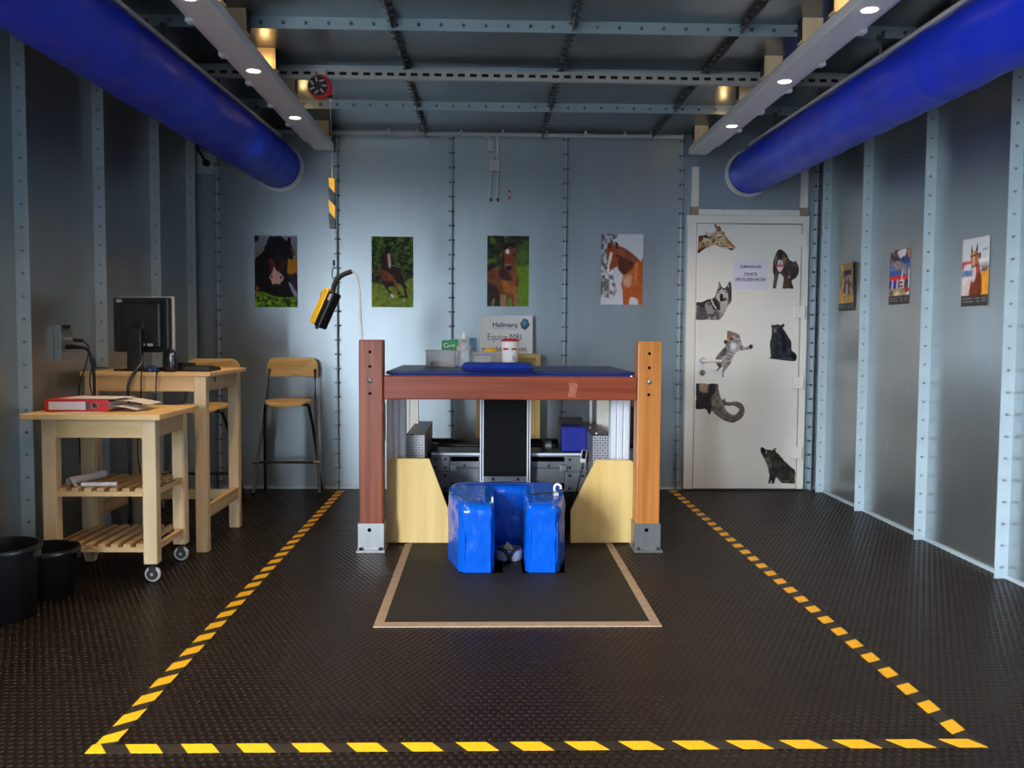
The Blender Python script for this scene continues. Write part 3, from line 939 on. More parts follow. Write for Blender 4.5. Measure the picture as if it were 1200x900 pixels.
c.poly([(165, 405), (285, 396), (292, 440), (225, 470), (170, 450)], (196, 92, 98), 10).poly([(170, 445), (282, 440), (225, 528)], (228, 194, 184), 10)
c.poly([(290, 600), (370, 620), (372, 790), (288, 795)], (94, 66, 54), 18).poly([(120, 580), (205, 568), (160, 795), (112, 795)], (92, 86, 90), 16)
c.ell(388, 600, 16, 18, (190, 175, 160))
sticker('mandrill sticker beside the upper hinge of the door', c, 2.226, 2.436, 1.586, 1.892)
c = Canvas(145, 100, 672, 818, 84, (176, 170, 164))
c.cut([(295, 120), (330, 105), (400, 130), (470, 170), (500, 270), (530, 345), (600, 340), (635, 305), (670, 340), (650, 380), (560, 400), (470, 415), (425, 450), (385, 520), (362, 600), (310, 680), (272, 740), (266, 815), (235, 800), (240, 720), (248, 655), (162, 732), (158, 715), (190, 660), (150, 610), (148, 520), (200, 440), (262, 360), (280, 320), (247, 280), (262, 240), (295, 230)])
c.poly([(300, 130), (330, 105), (365, 120), (372, 200), (320, 235), (295, 210)], (172, 104, 74), 14, 0.2)
c.poly([(205, 440), (260, 370), (300, 380), (290, 470), (220, 500)], (74, 74, 82), 22, 0.3).poly([(150, 520), (200, 500), (230, 560), (210, 620), (155, 600)], (120, 100, 92), 20)
c.poly([(165, 620), (230, 630), (190, 720), (160, 735)], (56, 52, 54), 12)
for P in ([(380, 140), (440, 150)], [(400, 175), (460, 180)], [(420, 210), (480, 200)], [(400, 255), (450, 262), (490, 240)], [(330, 235), (380, 240)], [(500, 330), (515, 390)], [(490, 350), (500, 400)], [(570, 345), (580, 385)], [(320, 430), (390, 450)], [(310, 480), (370, 490)], [(300, 520), (360, 530)], [(290, 600), (350, 600)], [(280, 640), (330, 630)], [(270, 670), (310, 670)], [(255, 700), (290, 710)], [(300, 330), (340, 350)]):
    c.line(P, (74, 68, 68), 6, 9, 0.9)
c.mottle((120, 112, 108), 34, 0.55, 0.3, seed=33)
c.ell(285, 278, 26, 24, (40, 32, 34)).ell(632, 345, 26, 28, (56, 44, 44)).ell(390, 340, 46, 55, (222, 220, 226), 0.8).ell(362, 230, 24, 16, (60, 50, 50))
sticker('leaping tiger cub sticker at the door handle', c, 1.792, 2.090, 0.892, 1.258)
c = Canvas(100, 125, 582, 810, 72, (36, 38, 46))
c.cut([(128, 152), (145, 138), (162, 160), (230, 140), (300, 155), (330, 130), (357, 150), (350, 185), (325, 205), (380, 290), (440, 390), (480, 470), (490, 610), (550, 660), (578, 720), (562, 790), (520, 806), (380, 797), (240, 777), (105, 760), (130, 730), (120, 600), (110, 500), (130, 380), (140, 270)])
c.mottle((54, 58, 70), 60, 0.55, seed=24)
c.poly([(300, 260), (350, 300), (400, 600), (340, 640), (320, 420)], (16, 16, 20), 25).poly([(480, 620), (570, 690), (560, 780), (480, 740)], (16, 15, 18), 20)
c.poly([(165, 205), (215, 205), (218, 275), (175, 290)], (124, 96, 84), 12).ell(195, 265, 16, 14, (170, 140, 130)).ell(185, 235, 8, 8, (30, 24, 26))
c.ell(370, 755, 26, 22, (74, 72, 78)).ell(475, 770, 26, 18, (74, 72, 78)).ell(250, 190, 40, 22, (62, 66, 76), 0.8)
sticker('sitting black bear sticker on the door', c, 2.212, 2.436, 1.018, 1.316)
c = Canvas(92, 150, 948, 835, 100, (128, 118, 110))
c.cut([(95, 155), (280, 153), (462, 155), (490, 270), (540, 425), (600, 405), (628, 468), (800, 460), (900, 510), (945, 620), (900, 740), (780, 825), (680, 830), (560, 780), (440, 690), (372, 625), (350, 688), (312, 670), (260, 597), (95, 597), (95, 400)],
      [(598, 535), (650, 545), (740, 540), (815, 570), (838, 620), (800, 675), (740, 692), (670, 660), (615, 600)])
c.mottle((98, 90, 84), 60, 0.55, seed=25)
c.poly([(92, 150), (150, 158), (140, 260), (210, 310), (300, 300), (310, 165), (425, 165), (425, 300), (350, 420), (365, 570), (260, 600), (92, 600)], (46, 40, 44), 25, 0.3)
c.poly([(150, 165), (300, 165), (270, 260), (190, 272)], (154, 134, 112), 25).poly([(260, 580), (360, 600), (350, 690), (310, 670)], (52, 42, 42), 12)
c.line([(430, 560), (560, 690), (700, 745), (830, 720), (890, 620)], (92, 84, 80), 22, 25, 0.7).line([(480, 200), (540, 480), (620, 640)], (158, 148, 140), 14, 18, 0.7)
c.line([(400, 640), (560, 780), (700, 825), (860, 760)], (70, 62, 60), 12, 18, 0.8).line([(560, 440), (620, 510), (800, 520)], (80, 72, 68), 10, 12, 0.8)
sticker('elephant head sticker with curled trunk on the door', c, 1.642, 2.034, 0.534, 0.842)
c = Canvas(90, 145, 708, 778, 84, (44, 40, 36))
c.cut([(95, 180), (125, 150), (185, 190), (245, 190), (300, 205), (340, 165), (367, 175), (360, 225), (420, 280), (520, 390), (620, 480), (705, 558), (705, 680), (700, 775), (600, 775), (490, 770), (440, 730), (380, 670), (345, 772), (300, 770), (296, 700), (280, 770), (240, 767), (255, 650), (240, 560), (210, 450), (150, 330), (100, 240)])
c.mottle((68, 64, 56), 50, 0.58, seed=26)
c.poly([(170, 330), (270, 340), (290, 480), (250, 560), (210, 440)], (98, 88, 76), 25, 0.4).poly([(95, 180), (130, 150), (180, 195), (150, 250), (110, 240)], (18, 16, 16), 10)
c.ell(195, 240, 14, 28, (150, 145, 135)).poly([(430, 700), (560, 730), (640, 700), (560, 760)], (98, 94, 78), 12).ell(670, 640, 30, 40, (84, 70, 52), 0.8).ell(345, 190, 14, 16, (130, 122, 112)).ell(350, 440, 40, 60, (64, 66, 68), 0.8)
sticker('wild boar sticker near the bottom of the door', c, 2.160, 2.444, 0.052, 0.346)

# paper notice on the door
no = thing('paper_notice', (2.055, YS, 1.58), 'small white paper notice taped to the door between the wolf and mandrill stickers', 'notice')
part('sheet', 'notice', no, lambda b: b.box(1.916, 2.19, YS - 0.0012, YS, 1.576, 1.80))
for s, z, w in (('KLIMAANLAGE', 1.744, 0.030), ('TÜR BITTE', 1.688, 0.027), ('GESCHLOSSEN HALTEN', 1.648, 0.027)):
    text('lettering', s, 'ink', no, (2.053, YS - 0.0016, z), w, align='CENTER', squash=0.82, bold=0.0008)
part('underline', 'ink', no, lambda b: b.box(1.99, 2.116, YS - 0.0018, YS - 0.0012, 1.681, 1.683))
part('underline', 'ink', no, lambda b: b.box(1.93, 2.176, YS - 0.0018, YS - 0.0012, 1.641, 1.643))

# ------------------------------------------------------------------ overhead: ducts, lamps, rail
def duct(label, x0, y0, z0, x1, y1, z1, r, seed):
    d = thing('fabric_duct', (x1, y1, z1 - r), label, 'duct', 'blue fabric air ducts under the ceiling')
    n, ns = 40, 180
    rr = np.random.default_rng(seed)
    V, F = [], []
    ph = rr.random(8) * 6.28
    for i in range(ns + 1):
        t = i / ns
        y = y0 + (y1 - y0) * t
        cx_, cz_ = x0 + (x1 - x0) * t, z0 + (z1 - z0) * t
        e = max(0.0, (t - 0.93) / 0.07)
        for k in range(n):
            a = 2 * math.pi * k / n
            w = 0.0022 * math.sin(7 * a + 9 * y + ph[0]) + 0.0018 * math.sin(3 * a - 21 * y + ph[1]) + 0.0012 * math.sin(11 * a + 30 * y + ph[2])
            w += -0.006 * e * (1 + math.sin(9 * a + ph[3]) + 0.6 * math.sin(40 * y))
            for ys_ in (4.05, 2.2):
                w += 0.006 * math.exp(-((y - ys_) / 0.03) ** 2)
            q = r + w
            V.append((cx_ + q * math.cos(a), y, cz_ + q * math.sin(a)))
    for i in range(ns):
        for k in range(n):
            F.append((i * n + k, i * n + (k + 1) % n, (i + 1) * n + (k + 1) % n, (i + 1) * n + k))
    F.append(tuple(range(n)))
    b = MB()
    b.add(V, F)
    b.build('sleeve', 'duct', d, True)
    def ring(b):
        m_ = 40
        vs_, fs = [], []
        pr = [(r - 0.004, -0.05), (r + 0.006, -0.05), (r + 0.007, -0.012), (r + 0.015, -0.010), (r + 0.015, 0.0)]
        for q, dy in pr:
            for k in range(m_):
                a = 2 * math.pi * k / m_
                vs_.append((x1 + q * math.cos(a), YB + dy - 0.001, z1 + q * math.sin(a)))
        for i in range(len(pr) - 1):
            for k in range(m_):
                fs.append((i * m_ + k, i * m_ + (k + 1) % m_, (i + 1) * m_ + (k + 1) % m_, (i + 1) * m_ + k))
        b.add(vs_, fs)
    part('collar', 'collar', d, ring, True)
    # hanging rail along the crown with wire hooks to the ceiling
    tx = lambda y: x0 + (x1 - x0) * (y - y0) / (y1 - y0)
    tz = lambda y: z0 + (z1 - z0) * (y - y0) / (y1 - y0) + r
    def rail(b):
        ya, yb = y0, y1 - 0.35
        xa, xb, za, zb = tx(ya), tx(yb), tz(ya) - 0.004, tz(yb) - 0.004
        vs_ = []
        dx = -0.095 if x1 > 0 else 0.095
        for (x, y, z) in ((xa + dx, ya, za - 0.026), (xb + dx, yb, zb - 0.026)):
            vs_ += [(x - 0.018, y, z), (x + 0.018, y, z), (x + 0.018, y, z + 0.02), (x - 0.018, y, z + 0.02)]
        b.add(vs_, [(0, 1, 2, 3), (4, 5, 6, 7), (0, 1, 5, 4), (1, 2, 6, 5), (2, 3, 7, 6), (3, 0, 4, 7)])
    part('rail', 'plastic_grey', d, rail)
    for y in (6.11, 5.33, 4.53, 3.65):
        x, z = tx(y) + (-0.095 if x1 > 0 else 0.095), tz(y) - 0.02
        h_ = part('hanger', 'bolt', d, lambda b: b.cyl((x, y - 0.012, z), (x, y - 0.012, ZC - 0.05), 0.004, n=6).cyl((x, y - 0.012, z + 0.02), (x, y - 0.012, z + 0.05), 0.009, n=8))
        part('clamp', 'bolt', h_, lambda b: b.box(x - 0.016, x + 0.016, y - 0.022, y - 0.004, ZC - 0.075, ZC - 0.045))
duct('blue fabric duct hanging over the table side, above the monitor', -1.80, 1.2, 2.485, -1.592, YB - 0.01, 2.485, 0.172, 3)
duct('blue fabric duct hanging over the door side of the room', 2.10, 1.2, 2.44, 2.028, YB - 0.01, 2.476, 0.166, 5)

def lamp_bar(label, xc, outer, leds):
    y0, y1 = 1.2, 6.92
    z0, z1 = 2.60, 2.655
    t = thing('lamp_bar', (xc, (y0 + y1) / 2, z0), label, 'lamp', 'white downlight bars')
    part('housing', 'lamp_white', t, lambda b: b.rbox(xc - 0.072, xc + 0.072, y0, y1, z0, z1, 0.006))
    so = outer
    def tray(b):
        xa = xc + so * 0.078
        b.box(min(xa, xa + so * 0.02), max(xa, xa + so * 0.02), y0, y1 - 0.25, z0 + 0.012, z0 + 0.020)
        b.box(min(xa, xa + so * 0.004), max(xa, xa + so * 0.004), y0, y1 - 0.25, z0 + 0.012, z0 + 0.045)
    part('cable_tray', 'lamp_white', t, tray)
    for y in np.arange(1.6, y1 - 0.4, 0.5):
        part('clip', 'lamp_white', t, lambda b: b.rbox(xc + so * 0.088 - 0.02, xc + so * 0.088 + 0.02, y, y + 0.05, z0 - 0.004, z0 + 0.03, 0.003))
    for y in leds:
        s = part('spotlight', 'lamp_white', t, lambda b: b.lathe((xc, y, z0 - 0.004), [(0.034, 0.002), (0.044, 0.0), (0.046, 0.006)], 24, False), True)
        part('lens', 'led', s, lambda b: b.cyl((xc, y, z0 - 0.0025), (xc, y, z0 - 0.001), 0.034, n=24))
        d = bpy.data.lights.new('downlight', 'SPOT')
        d.energy = LED_POWER
        d.color = (1.0, 0.70, 0.40)
        d.spot_size = math.radians(120)
        d.spot_blend = 0.7
        d.shadow_soft_size = 0.03
        o = bpy.data.objects.new('downlight', d)
        col.objects.link(o)
        o.location = (xc, y, z0 - 0.012)
    # light leaking from the top of each fitting on to the ceiling
        d = bpy.data.lights.new('fitting_leak', 'POINT')
        d.energy = LED_POWER * 0.006
        d.color = (1.0, 0.62, 0.25)
        d.shadow_soft_size = 0.02
        o = bpy.data.objects.new('fitting_leak', d)
        col.objects.link(o)
        o.location = (xc - so * 0.03, y + 0.12, z1 + 0.03)
    for y in (6.72, 5.55, 5.05, 4.45, 4.05, 3.0, 2.0):
        bl = part('block', 'pine', t, lambda b: b.box(xc - so * 0.03 - 0.05, xc - so * 0.03 + 0.05, y - 0.035, y + 0.035, z1, ZC - 0.001))
        part('bracket', 'dark_metal', bl, lambda b: b.box(xc - so * 0.08 - 0.004, xc - so * 0.08 + 0.004, y - 0.03, y + 0.03, z1 + 0.01, ZC - 0.001))
    return t
lamp_bar('white downlight bar on the table side of the ceiling', -1.238, -1, (5.89, 4.86, 3.82, 2.78, 1.74))
lamp_bar('white downlight bar on the door side of the ceiling', 1.614, 1, (5.96, 4.91, 3.83, 2.78, 1.74))

# slotted strut under the ceiling
st = thing('slotted_rail', (0.2, 5.24, 2.66), 'slotted steel rail spanning the ceiling', 'rail')
def strut(b):
    L = 3.92
    x0 = -1.75
    zt, zb = 2.724, 2.668
    b.box(x0, x0 + L, 5.225, 5.228, zt - 0.019, zt).box(x0, x0 + L, 5.225, 5.228, zb, zb + 0.019)
    p = 0.0675
    k = 0
    while x0 + k * p + 0.028 <= x0 + L:
        b.box(x0 + k * p, x0 + k * p + 0.028, 5.225, 5.228, zb + 0.019, zt - 0.019)
        k += 1
    b.box(x0, x0 + L, 5.228, 5.266, zt - 0.003, zt).box(x0, x0 + L, 5.228, 5.266, zb, zb + 0.003)
part('strut', 'zinc', st, strut)
part('channel_back', 'dark_metal', st, lambda b: b.box(-1.75, 2.17, 5.2665, 5.269, 2.668, 2.724))
for x in (-1.37, -0.47, 0.42, 1.262, 2.15):
    part('hanger', 'bolt', st, lambda b: b.cyl((x, 5.247, 2.724), (x, 5.247, ZC - 0.001), 0.006, n=8))

# conduit along the top of the back wall
cd = thing('conduit', (-0.3, 6.96, 2.735), 'long grey conduit along the top of the end wall', 'conduit')
part('pipe', 'plastic_grey', cd, lambda b: b.cyl((-2.0, 6.925, 2.735), (1.50, 6.925, 2.735), 0.014, n=12), True)
for x in (-1.85, -1.3, -0.75, -0.53, -0.2, 0.12, 0.45, 0.75, 1.05, 1.25):
    part('clip', 'plastic_grey', cd, lambda b: b.box(x - 0.009, x + 0.009, 6.908, 6.947, 2.717, 2.7695))

# junction boxes on the back wall
jb = thing('junction_box', (0.05, 6.97, 2.24), 'pale grey junction boxes with two cables high on the end wall', 'junction box')
part('small_box', 'plastic_grey', jb, lambda b: b.rbox(0.004, 0.044, 6.955, 6.999, 2.615, 2.702, 0.004))
mbx = part('main_box', 'plastic_grey', jb, lambda b: b.rbox(0.016, 0.100, 6.95, 6.999, 2.465, 2.56, 0.005))
part('screw', 'ink', mbx, lambda b: b.cyl((0.058, 6.948, 2.468), (0.058, 6.951, 2.468), 0.006, n=10))
part('screw', 'ink', mbx, lambda b: b.cyl((0.058, 6.948, 2.556), (0.058, 6.951, 2.556), 0.006, n=10))
part('conduit', 'cable_white', jb, lambda b: b.cyl((0.077, 6.975, 2.57), (0.077, 6.975, 2.73), 0.009, n=10), True)
for x0, x1 in ((0.034, 0.026), (0.082, 0.080)):
    cb = part('cable', 'cable_white', jb, lambda b: b.tube([(x0, 6.975, 2.466), (x1 + 0.003, 6.97, 2.40), (x1, 6.97, 2.262)], 0.006, 8), True)
    part('plug', 'ink', cb, lambda b: b.cyl((x1, 6.97, 2.262), (x1 + 0.006, 6.99, 2.243), 0.009, n=8))
part('cable', 'cable_white', jb, lambda b: b.tube([(0.024, 6.975, 2.702), (0.018, 6.965, 2.722), (-0.03, 6.96, 2.728)], 0.005, 8), True)
wp = thing('wall_stud', (0.17, 6.99, 2.265), 'pair of tiny red studs beside the hanging cables', 'stud')
for z in (2.268, 2.318):
    part('cap', 'red', wp, lambda b: b.cyl((0.172, 6.992, z), (0.172, 6.999, z), 0.010, n=10))

# plate with a cable gland, high in the far left corner
gp = thing('gland_plate', (-2.14, YB, 2.42), 'bolted steel plate with a black cable gland high in the corner', 'plate')
part('plate', 'flange', gp, lambda b: b.box(-2.235, -2.075, YB - 0.006, YB, 2.425, 2.585))
part('gland', 'black', gp, lambda b: b.cyl((-2.14, YB - 0.04, 2.505), (-2.14, YB - 0.006, 2.505), 0.026, n=16), True)
part('cable', 'black', gp, lambda b: b.tube([(-2.14, YB - 0.04, 2.505), (-2.15, YB - 0.08, 2.54), (-2.19, YB - 0.08, 2.62), (-2.2, YB - 0.05, 2.76)], 0.009, 8), True)
for x in (-2.222, -2.088):
    for z in (2.44, 2.505, 2.57):
        part('screw', 'bolt', gp, lambda b: b.cyl((x, YB - 0.011, z), (x, YB - 0.006, z), 0.006, n=8))

# spring balancer on the slotted rail with its cord, grip, and the hand control
wn = thing('cable_reel', (-0.93, 5.2, 2.54), 'round red and black cable reel hung from the slotted rail', 'reel')
cs = part('casing', 'red', wn, lambda b: b.lathe((0, 0, 0), [(0.030, -0.022), (0.062, -0.022), (0.068, -0.016), (0.068, 0.016), (0.062, 0.022)], 28), True, Matrix.Translation((-0.95, 5.2, 2.61)) @ Matrix.Rotation(math.pi / 2, 4, 'X'))
part('hub', 'black', cs, lambda b: b.cyl((-0.958, 5.174, 2.612), (-0.958, 5.182, 2.612), 0.055, n=24))
for k in range(7):
    a = k * 0.9
    part('spoke', 'plastic_grey', cs, lambda b: b.rbox(-0.014, 0.014, -0.004, 0.0, -0.005, 0.005, 0.002), xf=Matrix.Translation((-0.958 + 0.036 * math.cos(a), 5.174, 2.612 + 0.036 * math.sin(a))) @ Matrix.Rotation(-a + 0.6 * (k % 2), 4, 'Y'))
part('mount', 'plastic_grey', wn, lambda b: b.rbox(-0.965, -0.915, 5.185, 5.224, 2.665, 2.712, 0.004))
part('outlet', 'red', wn, lambda b: b.prism([(-0.905, 2.64), (-0.882, 2.62), (-0.880, 2.565), (-0.905, 2.565)], 'y', 5.185, 5.215, 0.003))
nz_ = part('nozzle', 'black', wn, lambda b: b.cyl((-0.892, 5.2, 2.57), (-0.892, 5.2, 2.545), 0.012, n=12))
part('tip', 'cable_white', nz_, lambda b: b.cyl((-0.892, 5.2, 2.545), (-0.892, 5.2, 2.53), 0.010, n=12))
part('cord', 'cable_white', wn, lambda b: b.tube([(-0.892, 5.2, 2.532), (-0.885, 5.2, 2.1)], 0.0028, 6, False))
hg = thing('striped_grip', (-0.885, 5.2, 1.81), 'yellow and black striped grip hanging on the reel cord', 'grip')
for k in range(4):
    za, zb = 2.103 - k * 0.072, 2.103 - (k + 1) * 0.072
    s = 0.5
    part('band', 'yellow' if k % 2 == 0 else 'black', hg, lambda b: b.prism([(-0.905, za + (0.018 if k else 0)), (-0.870 + 0.004, za - (0.018 if k else 0.008)), (-0.866, zb - (0.018 if k < 3 else 0)), (-0.898, zb + (0.018 if k < 3 else 0))], 'y', 5.186, 5.214, 0.002))
part('cord', 'cable_white', hg, lambda b: b.tube([(-0.882, 5.2, 1.82), (-0.876, 5.2, 1.60)], 0.0028, 6, False))
part('hook', 'steel', hg, lambda b: b.tube([(-0.876, 5.2, 1.60), (-0.884, 5.2, 1.58), (-0.888, 5.2, 1.55), (-0.876, 5.2, 1.525), (-0.868, 5.2, 1.545)], 0.004, 8), True)
part('stopper', 'black', hg, lambda b: b.cyl((-0.877, 5.2, 1.635), (-0.877, 5.2, 1.605), 0.007, n=8))
pc = thing('hand_control', (-0.915, 5.2, 1.25), 'yellow and black hand control hanging on a grey cable', 'hand control')
PX = Matrix.Translation((-0.925, 5.2, 1.365)) @ Matrix.Rotation(math.radians(24), 4, 'Y') @ Matrix.Rotation(math.radians(-32), 4, 'Z')
part('front_shell', 'yellow', pc, lambda b: b.rbox(-0.046, 0.0, -0.034, 0.034, -0.115, 0.105, 0.010), xf=PX)
part('back_shell', 'black', pc, lambda b: b.rbox(0.0, 0.044, -0.036, 0.036, -0.120, 0.100, 0.008), xf=PX)
part('stop_button', 'red', pc, lambda b: b.cyl((-0.045, 0, 0.06), (-0.066, 0, 0.06), 0.014, n=14), True, PX)
part('label_plate', 'plastic_grey', pc, lambda b: b.box(0.020, 0.036, -0.0375, -0.036, 0.045, 0.085), xf=PX)
part('lower_plug', 'black', pc, lambda b: b.cyl((0.0, 0, -0.115), (0.0, 0, -0.135), 0.010, n=10), True, PX)
part('boot', 'black_rubber', pc, lambda b: b.tube([(-0.882, 5.2, 1.45), (-0.872, 5.2, 1.50), (-0.838, 5.2, 1.545), (-0.775, 5.2, 1.572)], 0.0145, 10), True)
part('cable', 'cable_white', pc, lambda b: b.tube([(-0.778, 5.2, 1.571), (-0.745, 5.19, 1.545), (-0.722, 5.15, 1.45), (-0.708, 5.08, 1.30), (-0.692, 5.045, 1.185)], 0.006, 8), True)

# ------------------------------------------------------------------ scanner station in the middle
def post(label, x0, x1, m, bolt_x):
    t = thing('wooden_post', ((x0 + x1) / 2, 5.03, 0), label, 'post', 'posts of the scanning station')
    part('timber', m, t, lambda b: b.rbox(x0, x1, 4.975, 5.095, 0.03, 1.182, 0.007))
    for z in (1.115, 1.035, 0.885):
        part('bolt_hole', 'void', t, lambda b: b.cyl((bolt_x, 4.9735, z), (bolt_x, 4.976, z), 0.0085, n=14))
    part('bolt_head', 'steel', t, lambda b: b.lathe((0, 0, 0), [(0.0, 0.012), (0.009, 0.010), (0.014, 0.004), (0.015, 0.0)], 14), True, Matrix.Translation((bolt_x, 4.975, 0.957)) @ Matrix.Rotation(math.pi / 2, 4, 'X'))
    sh = part('shoe', 'steel', t, lambda b: b.box(x0 - 0.006, x1 + 0.006, 4.966, 4.974, 0.012, 0.158).box(x0 - 0.006, x0 - 0.001, 4.974, 5.10, 0.012, 0.158).box(x1 + 0.001, x1 + 0.006, 4.974, 5.10, 0.012, 0.158))
    part('shoe_bolt', 'void', sh, lambda b: b.cyl((bolt_x - 0.004, 4.963, 0.122), (bolt_x - 0.004, 4.967, 0.122), 0.011, n=12))
    bp = part('base_plate', 'steel', t, lambda b: b.box(x0 - 0.012, x1 + 0.014, 4.935, 5.12, 0.0, 0.012))
    for x in (x0 + 0.012, x1 - 0.012):
        part('anchor', 'dark_metal', bp, lambda b: b.cyl((x, 4.95, 0.012), (x, 4.95, 0.026), 0.010, n=6))
    return t
post('dark red-brown wooden post on a steel shoe under the hand control cable', -0.705, -0.573, 'mahogany', -0.643)
post('golden-brown wooden post on a steel shoe, on the side of the door', 0.846, 0.980, 'oak', 0.910)
bm_ = thing('cross_beam', (0.137, 5.02, 0.85), 'red-brown wooden beam bolted between the two posts', 'beam')
part('timber', 'mahogany_x', bm_, lambda b: b.rbox(-0.570, 0.844, 4.985, 5.065, 0.852, 0.983, 0.006))
part('worn_patch', mat('worn_wood', (158, 92, 62), 0.55, 0, 0.25, (50, 50, 50)), bm_, lambda b: b.prism([(0.455, 0.872), (0.50, 0.868), (0.505, 0.90), (0.515, 0.935), (0.50, 0.95), (0.462, 0.948), (0.466, 0.91)], 'y', 4.9842, 4.9852))
for x in (-0.545, 0.82):
    part('edge_bolt', 'steel', bm_, lambda b: b.cyl((x, 5.03, 0.983), (x, 5.03, 0.989), 0.012, n=10))

# equipment frame: aluminium profile columns, table plate, machined cross slide
fr = thing('scanner_frame', (0.135, 5.65, 0), 'aluminium scanner frame with white columns behind the posts', 'frame')
def profile_col(x0, x1, y0, y1, z0, z1, m='alu', nm='column'):
    w = x1 - x0
    g = w * 0.07
    poly = [(x0, y1), (x0, y0 + 0.008), (x0 + 0.008, y0)]
    for c_ in (0.33, 0.67):
        poly += [(x0 + w * c_ - g, y0), (x0 + w * c_ - g * 0.6, y0 + 0.012), (x0 + w * c_ + g * 0.6, y0 + 0.012), (x0 + w * c_ + g, y0)]
    poly += [(x1 - 0.008, y0), (x1, y0 + 0.008), (x1, y1)]
    return part(nm, m, fr, lambda b: b.prism(poly, 'z', z0, z1))
profile_col(-0.586, -0.476, 5.28, 5.38, 0, 0.957)
profile_col(0.742, 0.856, 5.28, 5.38, 0, 0.957)
part('rear_column', 'white', fr, lambda b: b.box(-0.555, -0.515, 6.02, 6.08, 0, 0.957).box(-0.512, -0.455, 6.03, 6.08, 0, 0.957))
part('rear_column', 'white', fr, lambda b: b.box(0.75, 0.83, 6.02, 6.08, 0, 0.957))
part('rear_rod', 'alu', fr, lambda b: b.box(0.705, 0.722, 6.06, 6.08, 0, 0.957))
part('table_plate', 'white', fr, lambda b: b.box(-0.56, 0.82, 5.10, 6.08, 0.957, 0.972))
part('wood_rail', 'birch', fr, lambda b: b.box(-0.545, 0.70, 5.085, 5.10, 0.950, 0.9725))
for x0 in (-0.478, 0.648):
    cv = part('cover', 'tread_steel', fr, lambda b: b.box(x0, x0 + 0.108, 5.40, 6.2, 0.03, 0.606))
    part('cover_top', 'dark_metal', cv, lambda b: b.box(x0 - 0.002, x0 + 0.110, 5.398, 6.2, 0.606, 0.612))
    pl = MB()
    for i in range(7):
        for j in range(20):
            xx, zz = x0 + 0.0085 + i * 0.0152, 0.31 + j * 0.0152
            d_ = 0.0062 if (i + j) % 2 else -0.0062
            e_ = 0.0022
            pl.add([(xx - 0.0062, 5.3998, zz - d_), (xx + (e_ if d_ < 0 else e_), 5.3975, zz - (e_ if d_ > 0 else -e_)), (xx + 0.0062, 5.3998, zz + d_), (xx - e_, 5.3975, zz + (e_ if d_ > 0 else -e_))], [(0, 1, 2, 3)])
    tag(pl.build('tread_pattern', 'alu', cv), kind='stuff')
    for y in (5.45, 5.8):
        part('fastener', 'steel', cv, lambda b: b.cyl((x0 + 0.03, y, 0.612), (x0 + 0.03, y, 0.618), 0.010, n=10))
part('side_plate', 'black', fr, lambda b: b.prism([(5.42, 0.56), (5.46, 0.52), (5.60, 0.52), (5.66, 0.58), (5.66, 0.76), (5.60, 0.82), (5.46, 0.82), (5.42, 0.78)], 'x', 0.885, 0.91))
part('side_plate', 'black', fr, lambda b: b.box(-0.625, -0.600, 5.30, 5.36, 0.58, 0.80))
# cross slide
sl = part('cross_slide', 'machine', fr, lambda b: b.box(-0.345, 0.652, 5.66, 5.98, 0.215, 0.462))
part('slide_lip', 'alu', sl, lambda b: b.box(-0.345, 0.652, 5.645, 5.66, 0.452, 0.464))
for x0, x1 in ((-0.222, -0.045), (0.29, 0.50)):
    part('slot', 'void', sl, lambda b: b.box(x0, x1, 5.655, 5.661, 0.410, 0.440))
    part('slot', 'void', sl, lambda b: b.box(x0, x1, 5.655, 5.661, 0.235, 0.272))
    part('groove', 'dark_metal', sl, lambda b: b.box(x0, x1, 5.657, 5.661, 0.366, 0.370))
    part('plate_face', 'machine', sl, lambda b: b.box(x0, x1, 5.652, 5.660, 0.374, 0.404))
    part('plate_face', 'machine', sl, lambda b: b.box(x0, x1, 5.650, 5.660, 0.290, 0.362))
for x0, x1, xb in ((-0.343, -0.230, -0.222), (0.508, 0.64, 0.475)):
    for z0, z1 in ((0.352, 0.448), (0.218, 0.344)):
        ep = part('end_plate', 'machine', sl, lambda b: b.rbox(x0, x1, 5.642, 5.660, z0, z1, 0.003))
        for x in (x0 + 0.025, x1 - 0.025):
            for z in (z0 + 0.022, z1 - 0.022):
                part('screw', 'black', ep, lambda b: b.cyl((x, 5.636, z), (x, 5.642, z), 0.009, n=10))
    part('latch', 'steel', sl, lambda b: b.rbox(xb - 0.004, xb + 0.038, 5.625, 5.650, 0.350, 0.392, 0.003))
part('pin', 'black', sl, lambda b: b.cyl((-0.135, 5.645, 0.385), (-0.135, 5.652, 0.385), 0.008, n=10))
part('pin', 'black', sl, lambda b: b.cyl((0.40, 5.645, 0.385), (0.40, 5.652, 0.385), 0.008, n=10))
part('guide_rod', 'dark_metal', sl, lambda b: b.cyl((-0.33, 5.80, 0.495), (0.45, 5.80, 0.495), 0.012, n=12), True)
part('rod_support', 'dark_metal', sl, lambda b: b.box(-0.345, -0.31, 5.77, 5.83, 0.462, 0.51))
part('bearing', 'steel', sl, lambda b: b.cyl((0.385, 5.80, 0.495), (0.425, 5.80, 0.495), 0.030, n=18), True)
part('bearing', 'dark_metal', sl, lambda b: b.rbox(0.365, 0.386, 5.77, 5.83, 0.462, 0.53, 0.004))
part('shadow_block', 'black', fr, lambda b: b.box(-0.42, 0.70, 5.70, 6.15, 0.0, 0.215))  # black block standing in for the dark shadow below the slide
part('back_bar', 'dark_metal', fr, lambda b: b.box(-0.37, 0.645, 6.12, 6.16, 0.215, 0.50))
